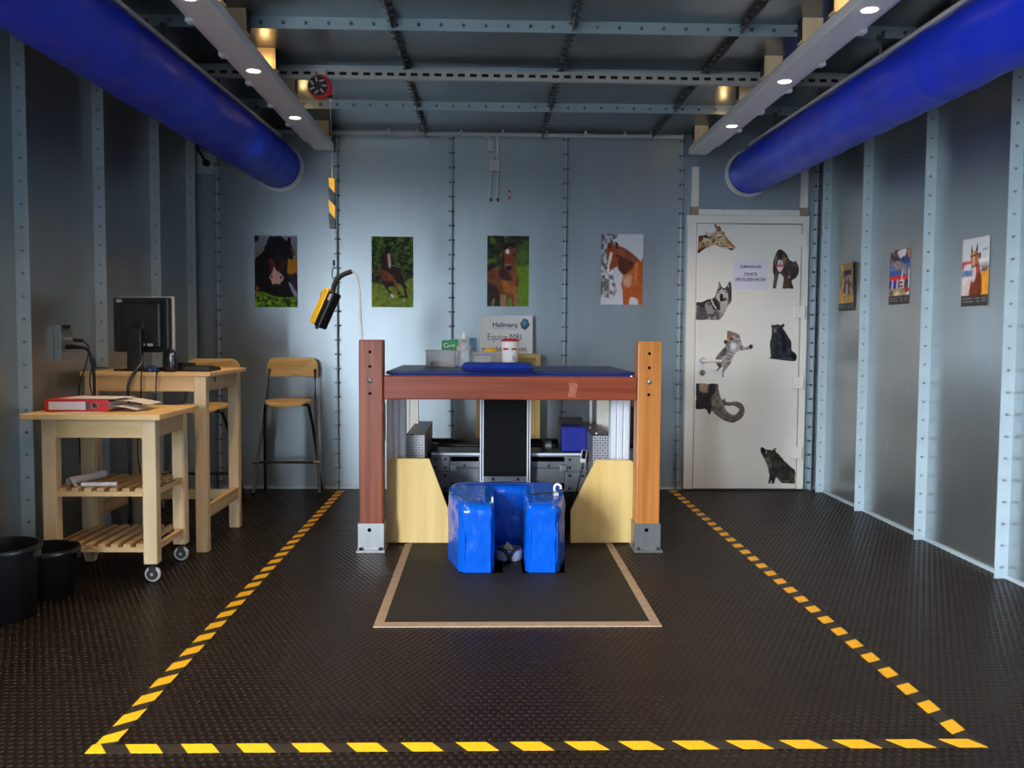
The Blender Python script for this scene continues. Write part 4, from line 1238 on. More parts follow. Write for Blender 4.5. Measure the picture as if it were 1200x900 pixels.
# lift column with belt
lc = thing('lift_column', (0.12, 5.58, 0), 'black belt column with silver edge rails in the middle of the frame', 'column')
part('belt', 'belt', lc, lambda b: b.box(-0.014, 0.256, 5.56, 5.60, 0.33, 0.955))
for x0 in (-0.036, 0.256):
    rl = part('rail', 'alu', lc, lambda b: b.box(x0, x0 + 0.022, 5.55, 5.64, 0.0, 0.955))
    part('rail_groove', 'dark_metal', rl, lambda b: b.box(x0 + 0.008, x0 + 0.014, 5.548, 5.551, 0.30, 0.955))
ft = part('foot_plate', 'machine', lc, lambda b: b.box(-0.014, 0.256, 5.55, 5.64, 0.0, 0.33))
for x in (0.045, 0.20):
    part('foot_screw', 'black', ft, lambda b: b.cyl((x, 5.543, 0.315), (x, 5.55, 0.315), 0.010, n=10))

# blue equipment box on the slide
eb = thing('equipment_box', (0.60, 5.80, 0.464), 'dark blue equipment box standing on the machine slide', 'box')
part('body', 'bluebox', eb, lambda b: b.prism([(0.492, 0.466), (0.645, 0.466), (0.645, 0.625), (0.492, 0.625)], 'y', 5.72, 5.90, 0.004))
part('housing', 'dark_metal', eb, lambda b: b.rbox(0.478, 0.640, 5.901, 5.97, 0.466, 0.665, 0.004))
pw = thing('power_strip', (0.64, 5.50, 0.40), 'small white and black power strip beside the blue box', 'power strip')
PS = Matrix.Translation((0.615, 5.58, 0.455)) @ Matrix.Rotation(math.radians(38), 4, 'X') @ Matrix.Rotation(math.radians(-10), 4, 'Z')
part('case', 'white', pw, lambda b: b.rbox(-0.018, 0.018, -0.045, 0.045, -0.015, 0.015, 0.004), xf=PS)
part('socket_face', 'black', pw, lambda b: b.box(-0.012, 0.012, -0.038, 0.038, 0.015, 0.017), xf=PS)
part('cord', 'black', pw, lambda b: b.tube([(0.615, 5.56, 0.43), (0.60, 5.55, 0.38), (0.575, 5.54, 0.27), (0.55, 5.53, 0.16), (0.53, 5.55, 0.01)], 0.005, 6), True)

# pad, cushion
pd = thing('table_pad', (0.14, 5.5, 0.973), 'large thin navy blue table pad behind the beam', 'pad')
part('cover', 'pad', pd, lambda b: b.rbox(-0.566, 0.848, 5.075, 6.06, 0.988, 1.006, 0.008, 3))
part('seam', 'cushion', pd, lambda b: b.rbox(-0.560, 0.842, 5.08, 6.055, 0.9735, 0.988, 0.004))
cu = thing('cushion', (0.06, 5.2, 0.97), 'small royal blue cushion lying on the front edge of the table pad', 'cushion')
def cush(b):
    bm = bmesh.new()
    n, m_ = 26, 12
    P = {}
    for side in (1, -1):
        for i in range(n + 1):
            for j in range(m_ + 1):
                u, v = i / n * 2 - 1, j / m_ * 2 - 1
                x, y = 0.062 + u * 0.205, 5.115 + v * 0.16
                e = (1 - abs(u) ** 10) * (1 - abs(v) ** 8)
                z = 1.0315 + side * 0.024 * max(e, 0.0) ** 0.22 + 0.0015 * math.sin(9 * u + 3 * v)
                P[side, i, j] = bm.verts.new((x, y, z))
        for i in range(n):
            for j in range(m_):
                f = [P[side, i, j], P[side, i + 1, j], P[side, i + 1, j + 1], P[side, i, j + 1]]
                bm.faces.new(f if side > 0 else f[::-1])
    bmesh.ops.remove_doubles(bm, verts=bm.verts[:], dist=0.0004)
    b.bm(bm)
part('cover', 'cushion', cu, cush, True)
part('piping', 'pad', cu, lambda b: b.tube([(-0.140, 4.957, 1.0315), (0.264, 4.957, 1.0315)], 0.004, 6, False))

# things on the pad
PZ = 1.0065
def tray(label, x0, x1, y0, y1, h):
    t = thing('plastic_tray', ((x0 + x1) / 2, (y0 + y1) / 2, PZ), label, 'tray', 'clear trays on the table pad')
    def walls(b):
        w = 0.003
        b.box(x0, x1, y0, y0 + w, PZ, PZ + h).box(x0, x1, y1 - w, y1, PZ, PZ + h).box(x0, x0 + w, y0 + w, y1 - w, PZ, PZ + h).box(x1 - w, x1, y0 + w, y1 - w, PZ, PZ + h).box(x0, x1, y0, y1, PZ, PZ + 0.003)
    part('body', 'clear', t, walls)
    part('rim', 'clear', t, lambda b: b.box(x0 - 0.006, x1 + 0.006, y0 - 0.006, y0, PZ + h - 0.006, PZ + h).box(x0 - 0.006, x1 + 0.006, y1, y1 + 0.006, PZ + h - 0.006, PZ + h).box(x0 - 0.006, x0, y0, y1, PZ + h - 0.006, PZ + h).box(x1, x1 + 0.006, y0, y1, PZ + h - 0.006, PZ + h))
    return t
tray('clear plastic tray under the green carton', -0.385, -0.20, 5.72, 5.92, 0.105)
tray('clear plastic tray beside the white tub', -0.085, 0.105, 5.72, 5.92, 0.100)
o = MB().rbox(-0.36, -0.26, 5.74, 5.80, PZ + 0.004, PZ + 0.034, 0.003).build('white_packet', 'paper')
tag(o, 'low white packet inside the tray under the green carton', 'packet')
gc = thing('green_carton', (-0.24, 5.86, PZ + 0.1), 'small green carton with white print perched on a clear tray', 'carton')
part('box', 'green', gc, lambda b: b.rbox(-0.288, -0.182, 5.80, 5.90, PZ + 0.106, PZ + 0.168, 0.002))
part('flap', 'green', gc, lambda b: b.prism([(-0.285, PZ + 0.168), (-0.182, PZ + 0.168), (-0.182, PZ + 0.178)], 'y', 5.80, 5.85))
text('lettering', 'C', 'white', gc, (-0.278, 5.7994, PZ + 0.122), 0.042)
text('lettering', 'avril', 'white', gc, (-0.252, 5.7994, PZ + 0.126), 0.028)
bt = thing('clear_bottle', (-0.14, 5.72, PZ), 'clear plastic bottle with cream cap between the trays', 'bottle')
part('body', 'clear', bt, lambda b: b.lathe((-0.143, 5.79, PZ), [(0.0, 0.0), (0.040, 0.0), (0.046, 0.008), (0.046, 0.07), (0.043, 0.085), (0.046, 0.10), (0.047, 0.135), (0.040, 0.155), (0.020, 0.172), (0.014, 0.178)], 24), True)
part('cap', 'paper', bt, lambda b: b.lathe((-0.143, 5.79, PZ), [(0.020, 0.178), (0.021, 0.196), (0.014, 0.204), (0.009, 0.222), (0.0, 0.223)], 18), True)
part('sticker', 'plastic_grey', bt, lambda b: b.lathe((-0.143, 5.79, PZ), [(0.0466, 0.105), (0.0478, 0.12), (0.0475, 0.134)], 24, False), True)
o = MB().rbox(-0.118, -0.062, 5.925, 5.965, PZ, PZ + 0.187, 0.003).build('blue_packet', 'pale_blue')
tag(o, 'pale blue packet standing behind the clear bottle', 'packet')
wc = thing('white_carton', (-0.02, 5.70, PZ), 'small white carton with a blue top band in the clear tray beside the tub', 'carton')
part('box', 'paper', wc, lambda b: b.rbox(-0.078, 0.028, 5.75, 5.83, PZ + 0.004, PZ + 0.072, 0.002))
part('band', 'card_blue', wc, lambda b: b.box(-0.0785, 0.0285, 5.7495, 5.8305, PZ + 0.072, PZ + 0.083))
for k in range(4):
    part('print_line', 'ink_light', wc, lambda b: b.box(-0.070, 0.010, 5.7492, 5.7499, PZ + 0.056 - k * 0.012, PZ + 0.059 - k * 0.012))
yc = thing('yellow_cap', (0.03, 5.86, PZ + 0.004), 'yellow capped vial standing in the tray beside the tub', 'vial')
part('body', 'clear', yc, lambda b: b.cyl((0.03, 5.87, PZ + 0.004), (0.03, 5.87, PZ + 0.092), 0.028, n=18), True)
part('cap', 'yellow', yc, lambda b: b.lathe((0.03, 5.87, PZ), [(0.0, 0.092), (0.040, 0.092), (0.042, 0.105), (0.026, 0.118), (0.0, 0.119)], 18), True)
tb = thing('white_tub', (0.13, 5.66, PZ), 'tall white tub with a red lid in front of the sign', 'tub')
part('body', 'paper', tb, lambda b: b.lathe((0.150, 5.66, PZ), [(0.0, 0.0), (0.046, 0.0), (0.048, 0.004), (0.055, 0.165), (0.0, 0.165)], 28), True)
part('lid', 'red', tb, lambda b: b.lathe((0.150, 5.66, PZ), [(0.057, 0.165), (0.058, 0.174), (0.046, 0.178), (0.030, 0.184), (0.0, 0.184)], 28), True)
for a0, a1, rr_ in ((-2.55, -1.75, 0.0545), (-1.45, -0.75, 0.0545)):
    def band(b):
        vs_, fs = [], []
        for k in range(7):
            a = a0 + (a1 - a0) * k / 6
            for z in (0.112, 0.124):
                rz = 0.0485 + (0.055 - 0.048) * z / 0.165 + 0.0006
                vs_.append((0.150 + rz * math.cos(a), 5.66 + rz * math.sin(a), PZ + z))
        for k in range(6):
            fs.append((2 * k, 2 * k + 2, 2 * k + 3, 2 * k + 1))
        b.add(vs_, fs)
    part('red_band', 'red', tb, band)
part('print_block', 'ink_light', tb, lambda b: b.box(0.163, 0.178, 5.6095, 5.6105, PZ + 0.045, PZ + 0.075))

# shallow crate fixed on the back wall with the sign standing on it
cr = thing('wall_crate', (0.17, 6.93, 0.39), 'pale wooden crate hung on the end wall below the sign', 'crate')
for nm, a in (('side', (-0.075, -0.035)), ('side', (0.375, 0.415))):
    part(nm, 'crate', cr, lambda b: b.box(a[0], a[1], 6.84, 6.947, 0.392, 1.066))
part('top', 'crate', cr, lambda b: b.box(-0.035, 0.375, 6.84, 6.947, 1.036, 1.066))
part('bottom', 'crate', cr, lambda b: b.box(-0.035, 0.375, 6.84, 6.947, 0.392, 0.43))
part('back', 'birch', cr, lambda b: b.box(-0.035, 0.375, 6.93, 6.947, 0.43, 1.036))
sg = thing('company_sign', (0.15, 6.93, 1.067), 'white sign with teal emblem reading Equine MRI behind the tub', 'sign')
SY = 6.915
part('board', 'paper', sg, lambda b: b.box(-0.054, 0.356, SY, SY + 0.012, 1.0675, 1.362))
text('lettering', 'Hallmarq', 'ink', sg, (0.046, SY - 0.0006, 1.272), 0.052, squash=1.0, bold=0.0012)
text('lettering', 'Veterinary Imaging', 'ink_light', sg, (0.048, SY - 0.0006, 1.252), 0.025, squash=0.9)
text('lettering', 'Equine MRI', 'ink', sg, (0.006, SY - 0.0006, 1.172), 0.070, squash=0.83)
text('lettering', 'www.hallmarq.net', 'ink', sg, (-0.040, SY - 0.0006, 1.088), 0.052, squash=0.92)
em = part('emblem', 'teal', sg, lambda b: b.prism([(0.258, 1.300), (0.285, 1.338), (0.318, 1.330), (0.334, 1.286), (0.302, 1.250), (0.272, 1.262)], 'y', SY - 0.003, SY))
part('emblem_facet', 'teal2', em, lambda b: b.prism([(0.270, 1.300), (0.290, 1.328), (0.312, 1.318), (0.308, 1.288), (0.284, 1.278)], 'y', SY - 0.004, SY - 0.003))
part('emblem_facet', 'ink', em, lambda b: b.prism([(0.292, 1.276), (0.316, 1.290), (0.330, 1.286), (0.303, 1.254)], 'y', SY - 0.0038, SY - 0.003))

# plywood shields
def shield(label, pts):
    t = thing('plywood_shield', (sum(p[0] for p in pts) / len(pts), 5.17, 0), label, 'panel', 'plywood shields beside the scanner')
    part('sheet', 'birch', t, lambda b: b.prism(pts, 'y', 5.15, 5.172, 0.0025, 1))
    for x in (min(p[0] for p in pts) + 0.06, max(p[0] for p in pts) - 0.06):
        part('batten', 'pine', t, lambda b: b.box(x - 0.015, x + 0.015, 5.1725, 5.195, 0.02, 0.18))
    return t
shield('pale plywood shield beside the dark red-brown post', [(-0.572, 0.0065), (-0.45, 0.0065), (-0.448, 0.005), (-0.213, 0.005), (-0.213, 0.195), (-0.326, 0.497), (-0.552, 0.497), (-0.566, 0.483)])
shield('pale plywood shield beside the golden-brown post', [(0.856, 0.0065), (0.735, 0.0065), (0.733, 0.005), (0.494, 0.005), (0.494, 0.197), (0.640, 0.494), (0.845, 0.490), (0.860, 0.474)])

# rubber mat with beige tape edge
fm = thing('floor_mat', (0.137, 4.4, 0), 'speckled black floor mat with beige taped border', 'mat')
part('sheet', 'matting', fm, lambda b: b.box(-0.425, 0.702, 3.72, 5.14, 0.0, 0.004))
for x0 in (-0.463, 0.700):
    part('border', 'beige_tape', fm, lambda b: b.box(x0, x0 + 0.040, 3.665, 5.14, 0.0, 0.0055))
part('border', 'beige_tape', fm, lambda b: b.box(-0.423, 0.700, 3.665, 3.722, 0.0, 0.0055))
for x0, x1 in ((-0.20, 0.09), (0.19, 0.455)):
    part('slot', 'void', fm, lambda b: b.prism([(x0 + (0.07 if x0 < 0 else 0.0), 4.50), (x1 - (0.0 if x0 < 0 else 0.05), 4.50), (x1, 5.10), (x0, 5.10)], 'z', 0.004, 0.0052))

# the magnet: horseshoe under blue vinyl
mg = thing('padded_magnet', (0.125, 4.85, 0), 'horseshoe scanner magnet wrapped in shiny blue vinyl', 'scanner')
def horseshoe(b):
    P = [(-0.108, 4.50), (0.028, 4.50), (0.046, 4.53), (0.046, 4.93), (0.066, 4.955), (0.190, 4.955), (0.208, 4.93), (0.206, 4.53), (0.226, 4.50), (0.356, 4.50), (0.380, 4.53), (0.430, 4.80), (0.436, 5.05), (0.385, 5.14), (-0.15, 5.14), (-0.206, 5.05), (-0.202, 4.80), (-0.136, 4.53)]
    bm = bmesh.new()
    lo = [bm.verts.new((x, y, 0.006)) for x, y in P]
    hi = [bm.verts.new((x, y, 0.352 + (0.02 if y > 4.7 else 0))) for x, y in P]
    n = len(P)
    bm.faces.new(lo)
    top = bm.faces.new(hi)
    for i in range(n):
        bm.faces.new((lo[i], lo[(i + 1) % n], hi[(i + 1) % n], hi[i]))
    bmesh.ops.recalc_face_normals(bm, faces=bm.faces[:])
    te = [e for e in bm.edges if all(v.co.z > 0.3 for v in e.verts)]
    bmesh.ops.bevel(bm, geom=te, offset=0.042, segments=4, affect='EDGES', profile=0.55)
    bmesh.ops.triangulate(bm, faces=[f for f in bm.faces if len(f.verts) > 4])
    bmesh.ops.subdivide_edges(bm, edges=[e for e in bm.edges if e.calc_length() > 0.1], cuts=3, use_grid_fill=True)
    bmesh.ops.triangulate(bm, faces=bm.faces[:])
    bmesh.ops.subdivide_edges(bm, edges=[e for e in bm.edges if e.calc_length() > 0.045], cuts=2, use_grid_fill=True)
    for v in bm.verts:
        x, y, z = v.co
        w = 0.0022 * math.sin(31 * x + 47 * z) + 0.002 * math.sin(60 * z - 22 * y + 3 * x) + 0.0015 * math.sin(83 * x - 39 * z)
        k = min(1.0, max(0.0, (z - 0.05) / 0.1))
        v.co += Vector((w * k, -w * k * 0.8, w * k * 0.6))
    b.bm(bm)
part('vinyl_cover', 'vinyl', mg, horseshoe, True)
for P in ([(-0.11, 4.52, 0.335), (0.03, 4.52, 0.335)], [(0.225, 4.52, 0.335), (0.37, 4.52, 0.335)]):
    part('seam', 'vinyl', mg, lambda b: b.tube([(P[0][0], 4.499, 0.26), (P[0][0] + 0.006, 4.497, 0.18), (P[0][0] + 0.004, 4.499, 0.06)], 0.003, 6), True)
    part('seam', 'vinyl', mg, lambda b: b.tube([(P[1][0] - 0.006, 4.499, 0.27), (P[1][0] - 0.004, 4.497, 0.18), (P[1][0] - 0.006, 4.499, 0.06)], 0.003, 6), True)
part('back_seam', 'cushion', mg, lambda b: b.tube([(-0.10, 5.0, 0.374), (0.125, 5.02, 0.376), (0.36, 5.0, 0.374)], 0.004, 6), True)
part('zip_pull', 'paper', mg, lambda b: b.rbox(0.031, 0.040, 4.60, 4.64, 0.335, 0.372, 0.003))
hk = part('hook', 'paper', mg, lambda b: b.tube([(0.375, 4.78, 0.365), (0.370, 4.78, 0.395), (0.383, 4.78, 0.412), (0.402, 4.78, 0.405), (0.405, 4.78, 0.388)], 0.0065, 8), True)
part('hook_base', 'plastic_grey', hk, lambda b: b.rbox(0.364, 0.392, 4.75, 4.80, 0.352, 0.372, 0.004))
part('cord', 'black', mg, lambda b: b.tube([(0.38, 4.76, 0.372), (0.30, 4.74, 0.372), (0.24, 4.72, 0.36), (0.206, 4.70, 0.30), (0.203, 4.72, 0.18), (0.19, 4.80, 0.08)], 0.004, 6), True)

# foot rest between the arms
fb = thing('foot_rest', (0.127, 4.78, 0.005), 'round grey foot rest with black straps between the magnet arms', 'foot rest')
part('base', 'plastic_grey', fb, lambda b: b.lathe((0.127, 4.79, 0.005), [(0.0, 0.0), (0.070, 0.0), (0.074, 0.006), (0.074, 0.05), (0.068, 0.058), (0.0, 0.058)], 28), True)
part('wedge', 'crate', fb, lambda b: b.add([(0.092, 4.755, 0.063), (0.162, 4.755, 0.063), (0.127, 4.80, 0.063), (0.118, 4.77, 0.105)], [(0, 1, 2), (0, 1, 3), (1, 2, 3), (2, 0, 3)]))
part('strap', 'black', fb, lambda b: b.tube([(0.065, 4.73, 0.075), (0.10, 4.72, 0.066), (0.125, 4.712, 0.03), (0.13, 4.715, 0.006)], 0.011, 8), True)
part('strap', 'black', fb, lambda b: b.tube([(0.19, 4.74, 0.085), (0.155, 4.725, 0.066), (0.132, 4.712, 0.035), (0.12, 4.715, 0.006)], 0.009, 8), True)
part('pedestal', 'black', fb, lambda b: b.cyl((0.127, 4.79, 0.0575), (0.127, 4.79, 0.0635), 0.05, n=20))

# ------------------------------------------------------------------ furniture on the left
# bar table
DZ = 0.998
dk = thing('bar_table', (-1.88, 5.3, 0), 'tall pine bar table carrying the monitor', 'table')
for k in range(6):
    y0 = 4.93 + k * 0.122
    part('top_plank', 'pine_x', dk, lambda b: b.rbox(-2.208, -1.505, y0, y0 + 0.1205, DZ - 0.022, DZ, 0.002, 1))
for x0 in (-2.19, -1.60):
    for y0 in (4.945, 5.585):
        part('leg', 'pine', dk, lambda b: b.prism([(x0, y0), (x0 + 0.065, y0), (x0 + 0.065, y0 + 0.058), (x0, y0 + 0.058)], 'z', 0, DZ - 0.022, 0.003, 1))
part('apron', 'pine_x', dk, lambda b: b.box(-2.125, -1.60, 4.952, 4.974, DZ - 0.105, DZ - 0.022))
part('apron', 'pine_x', dk, lambda b: b.box(-2.125, -1.60, 5.612, 5.634, DZ - 0.105, DZ - 0.022))
for x0 in (-2.182, -1.565):
    part('apron', 'pine_y', dk, lambda b: b.box(x0, x0 + 0.022, 5.003, 5.585, DZ - 0.105, DZ - 0.022))
    part('stretcher', 'pine_y', dk, lambda b: b.box(x0, x0 + 0.024, 5.003, 5.585, 0.185, 0.255))
part('stretcher', 'pine_x', dk, lambda b: b.box(-2.158, -1.565, 5.50, 5.524, 0.195, 0.255))
part('label_tag', 'ink', dk, lambda b: b.box(-1.543, -1.5425, 5.12, 5.16, DZ - 0.06, DZ - 0.035))

# monitor, turned so its back faces the viewer
mo = thing('monitor', (-1.93, 5.14, DZ), 'black flat monitor seen from behind on the bar table', 'monitor')
MX = Matrix.Translation((-1.935, 5.13, DZ)) @ Matrix.Rotation(math.radians(-14), 4, 'Z')
part('back_shell', 'black', mo, lambda b: b.rbox(-0.178, 0.172, -0.025, 0.012, 0.105, 0.412, 0.008), xf=MX)
part('back_bulge', 'black', mo, lambda b: b.rbox(-0.13, 0.135, -0.05, -0.025, 0.13, 0.385, 0.014), xf=MX)
bz = part('bezel', 'plastic_grey', mo, lambda b: b.rbox(-0.181, 0.178, 0.012, 0.034, 0.100, 0.418, 0.004), xf=MX)
part('screen', 'black_gloss', bz, lambda b: b.box(-0.165, 0.162, 0.034, 0.0345, 0.118, 0.402), xf=MX)
part('stand', 'black', mo, lambda b: b.prism([(-0.055, 0.008), (0.040, 0.008), (0.036, 0.24), (-0.048, 0.24)], 'y', -0.085, -0.055, 0.006), xf=MX)
part('hinge', 'black', mo, lambda b: b.rbox(-0.04, 0.035, -0.058, -0.04, 0.20, 0.28, 0.005), xf=MX)
part('foot', 'black', mo, lambda b: b.rbox(-0.13, 0.12, -0.10, 0.07, 0.0, 0.012, 0.005), xf=MX)
part('sticker', 'paper', mo, lambda b: b.box(-0.155, -0.120, -0.0262, -0.025, 0.385, 0.402), xf=MX)
for k in range(2):
    part('port', 'plastic_grey', mo, lambda b: b.rbox(0.005 + k * 0.05, 0.04 + k * 0.05, -0.053, -0.05, 0.14, 0.155, 0.002), xf=MX)
# dark scanner/phone stand
ph = thing('handset', (-1.73, 5.0, DZ), 'glossy dark handset standing upright beside the monitor', 'handset')
part('body', 'black_gloss', ph, lambda b: b.prism([(-1.775, DZ), (-1.712, DZ), (-1.704, DZ + 0.04), (-1.706, DZ + 0.095), (-1.724, DZ + 0.122), (-1.752, DZ + 0.127), (-1.774, DZ + 0.108), (-1.776, DZ + 0.05)], 'y', 4.965, 5.02, 0.008), True)
part('strap', 'black_rubber', ph, lambda b: b.tube([(-1.712, 4.97, DZ + 0.10), (-1.698, 4.968, DZ + 0.06), (-1.706, 4.97, DZ + 0.01)], 0.006, 6), True)
part('glint_ring', 'chrome', ph, lambda b: b.cyl((-1.718, 4.962, DZ + 0.10), (-1.718, 4.966, DZ + 0.10), 0.007, n=10))
# keyboard
kb = thing('keyboard', (-1.62, 5.1, DZ), 'black keyboard lying at the open end of the bar table', 'keyboard')
KX = Matrix.Translation((-1.655, 5.12, DZ)) @ Matrix.Rotation(math.radians(-5), 4, 'Z')
part('case', 'black', kb, lambda b: b.prism([(-0.085, 0.004), (0.085, 0.004), (0.085, 0.016), (-0.085, 0.030)], 'x', -0.135, 0.125, 0.003), xf=KX)
part('palm_rest', 'black', kb, lambda b: b.prism([(-0.13, 0.031), (0.00, 0.031), (0.0, 0.044), (-0.06, 0.050), (-0.12, 0.046)], 'y', -0.06, 0.03, 0.004), xf=KX)
kk = MB(KX)
for i in range(0, 13):
    for j in range(5):
        kk.box(-0.128 + i * 0.0195, -0.128 + i * 0.0195 + 0.016, -0.075 + j * 0.031, -0.050 + j * 0.031, 0.018 + 0.012 * (1 - j / 5.0) * 0, 0.0335 - j * 0.0028)
tag(kk.build('key_field', 'black_rubber', kb), kind='stuff')
ms = thing('mouse', (-1.83, 5.02, DZ), 'blue and black mouse lying between monitor and handset', 'mouse')
part('shell', 'mouse_blue', ms, lambda b: b.lathe((-1.838, 4.978, DZ), [(0.040, 0.0), (0.042, 0.008), (0.036, 0.024), (0.018, 0.034), (0.0, 0.036)], 20), True)
part('skirt', 'black', ms, lambda b: b.lathe((-1.838, 4.978, DZ), [(0.0, 0.0), (0.047, 0.0), (0.046, 0.006), (0.0, 0.006)], 20), True)
dv = thing('adapter', (-1.78, 5.05, DZ), 'small flat black adapter beside the handset', 'adapter')
part('body', 'black', dv, lambda b: b.rbox(-1.835, -1.775, 5.06, 5.12, DZ, DZ + 0.022, 0.004))
def cable(label, pts, r, name='cable'):
    o = MB().tube(pts, r, 6).build(name, 'black', None, True)
    tag(o, label, 'cable', 'black cables around the bar table')
cable('thick black cable hanging in front of the table below the monitor', [(-1.89, 4.99, DZ + 0.10), (-1.89, 4.965, DZ + 0.05), (-1.90, 4.925, DZ + 0.014), (-1.935, 4.91, DZ - 0.05), (-1.945, 4.91, DZ - 0.16), (-1.945, 4.92, DZ - 0.55), (-1.96, 4.95, DZ - 0.80), (-1.99, 5.0, 0.10), (-2.05, 5.1, 0.012), (-2.15, 5.3, 0.012)], 0.0085)
cable('thin black cable hanging beside the thick one', [(-1.87, 4.945, DZ + 0.012), (-1.872, 4.925, DZ + 0.012), (-1.874, 4.915, DZ - 0.05), (-1.876, 4.915, DZ - 0.16), (-1.90, 4.92, DZ - 0.42), (-1.92, 5.0, DZ - 0.60), (-2.0, 5.05, DZ - 0.66), (-2.1, 5.1, DZ - 0.7)], 0.004)
cable('thin black cable looping over the wall end of the table', [(-2.12, 5.08, DZ + 0.014), (-2.13, 5.02, DZ + 0.02), (-2.14, 4.925, DZ + 0.016), (-2.145, 4.91, DZ - 0.06), (-2.13, 4.91, DZ - 0.15), (-2.11, 4.915, DZ - 0.32)], 0.004)
ac = thing('cable', (-1.80, 4.92, DZ - 0.5), 'thin black cable with a ferrite bead hanging below the handset', 'cable', 'black cables around the bar table')
part('lead', 'black', ac, lambda b: b.tube([(-1.785, 4.955, DZ + 0.006), (-1.787, 4.935, DZ + 0.007), (-1.79, 4.917, DZ - 0.004), (-1.795, 4.917, DZ - 0.09), (-1.80, 4.917, DZ - 0.15), (-1.81, 4.913, DZ - 0.26), (-1.83, 4.915, DZ - 0.5)], 0.004, 6), True)
part('ferrite', 'black', ac, lambda b: b.cyl((-1.7995, 4.915, DZ - 0.115), (-1.80, 4.915, DZ - 0.155), 0.010, n=10), True)
# wall socket with plugs
so = thing('wall_socket', (XL + 0.04, 4.87, 1.06), 'grey steel socket box with two plugs on the side wall', 'socket')
part('box', 'galv_side', so, lambda b: b.rbox(XL + 0.001, XL + 0.035, 4.80, 4.945, 1.065, 1.25, 0.003))
part('flap', 'dark_metal', so, lambda b: b.box(XL + 0.02, XL + 0.04, 4.82, 4.90, 1.232, 1.252))
for z, m_ in ((1.172, 'steel'), (1.135, 'black')):
    pg = part('plug', m_, so, lambda b: b.cyl((XL + 0.035, 4.86, z), (XL + 0.075, 4.86, z), 0.013, n=12), True)
    part('plug_body', 'black', pg, lambda b: b.cyl((XL + 0.075, 4.86, z), (XL + 0.125, 4.86, z - 0.004), 0.011, 0.008, n=12), True)
part('cord', 'black', so, lambda b: b.tube([(XL + 0.125, 4.86, 1.131), (XL + 0.155, 4.86, 1.11), (XL + 0.17, 4.86, 1.05), (XL + 0.175, 4.87, 0.95), (XL + 0.172, 4.88, 0.70), (XL + 0.17, 4.90, 0.40), (XL + 0.14, 4.95, 0.05)], 0.0085, 8), True)
part('ferrite', 'black', so, lambda b: b.cyl((XL + 0.168, 4.862, 1.075), (XL + 0.178, 4.864, 1.03), 0.014, n=10), True)
part('cord', 'black', so, lambda b: b.tube([(XL + 0.125, 4.86, 1.168), (XL + 0.150, 4.86, 1.14), (XL + 0.152, 4.86, 1.10), (XL + 0.13, 4.86, 1.02), (XL + 0.09, 4.88, 0.92), (XL + 0.075, 4.90, 0.75), (XL + 0.07, 4.92, 0.5)], 0.004, 6), True)

# kitchen trolley
TZ = 0.826
tl = thing('pine_trolley', (-1.87, 4.56, 0), 'small pine trolley with slatted shelves and two casters', 'trolley')
for k in range(6):
    y0 = 4.275 + k * 0.0965
    part('top_plank', 'pine_x', tl, lambda b: b.rbox(-2.20, -1.545, y0, y0 + 0.0955, TZ - 0.026, TZ, 0.002, 1))
for x0, zb in ((-2.13, 0.0), (-1.655, 0.092)):
    for y0 in (4.335, 4.745):
        if zb:
            lg = part('leg', 'pine', tl, lambda b: b.prism([(x0, y0), (x0 + 0.066, y0), (x0 + 0.066, y0 + 0.06), (x0, y0 + 0.06)], 'z', zb, TZ - 0.026, 0.003, 1))
            cxw, cyw = x0 + 0.034, y0 + 0.03
            ck = part('caster_fork', 'dark_metal', tl, lambda b: b.cyl((cxw, cyw, 0.075), (cxw, cyw, 0.092), 0.018, n=14).box(cxw - 0.016, cxw + 0.016, cyw - 0.016, cyw - 0.012, 0.03, 0.078).box(cxw - 0.016, cxw + 0.016, cyw + 0.012, cyw + 0.016, 0.03, 0.078))
            part('wheel', 'plastic_grey', ck, lambda b: b.lathe((0, 0, 0), [(0.0, -0.010), (0.030, -0.010), (0.037, -0.008), (0.039, -0.004), (0.039, 0.004), (0.037, 0.008), (0.030, 0.010), (0.0, 0.010)], 24), True, Matrix.Translation((cxw, cyw, 0.039)) @ Matrix.Rotation(math.pi / 2, 4, 'X'))
            part('wheel_disc', 'dark_metal', ck, lambda b: b.cyl((cxw, cyw - 0.0185, 0.039), (cxw, cyw - 0.0102, 0.039), 0.026, n=18))
            part('axle', 'steel', ck, lambda b: b.cyl((cxw, cyw - 0.021, 0.039), (cxw, cyw - 0.0185, 0.039), 0.008, n=10))
        else:
            part('leg', 'pine', tl, lambda b: b.prism([(x0, y0), (x0 + 0.066, y0), (x0 + 0.066, y0 + 0.06), (x0, y0 + 0.06)], 'z', 0.065, TZ - 0.026, 0.003, 1))
            part('foot', 'pine', tl, lambda b: b.add([(x0 + 0.012, y0 + 0.01, 0), (x0 + 0.054, y0 + 0.01, 0), (x0 + 0.054, y0 + 0.05, 0), (x0 + 0.012, y0 + 0.05, 0), (x0, y0, 0.065), (x0 + 0.066, y0, 0.065), (x0 + 0.066, y0 + 0.06, 0.065), (x0, y0 + 0.06, 0.065)], [(0, 1, 2, 3), (4, 5, 6, 7), (0, 1, 5, 4), (1, 2, 6, 5), (2, 3, 7, 6), (3, 0, 4, 7)]))
part('apron', 'pine_x', tl, lambda b: b.box(-2.064, -1.655, 4.342, 4.362, TZ - 0.118, TZ - 0.026))
part('apron', 'pine_x', tl, lambda b: b.box(-2.064, -1.655, 4.778, 4.798, TZ - 0.118, TZ - 0.026))
for x0 in (-2.125, -1.615):
    part('apron', 'pine_y', tl, lambda b: b.box(x0, x0 + 0.02, 4.395, 4.745, TZ - 0.118, TZ - 0.026))
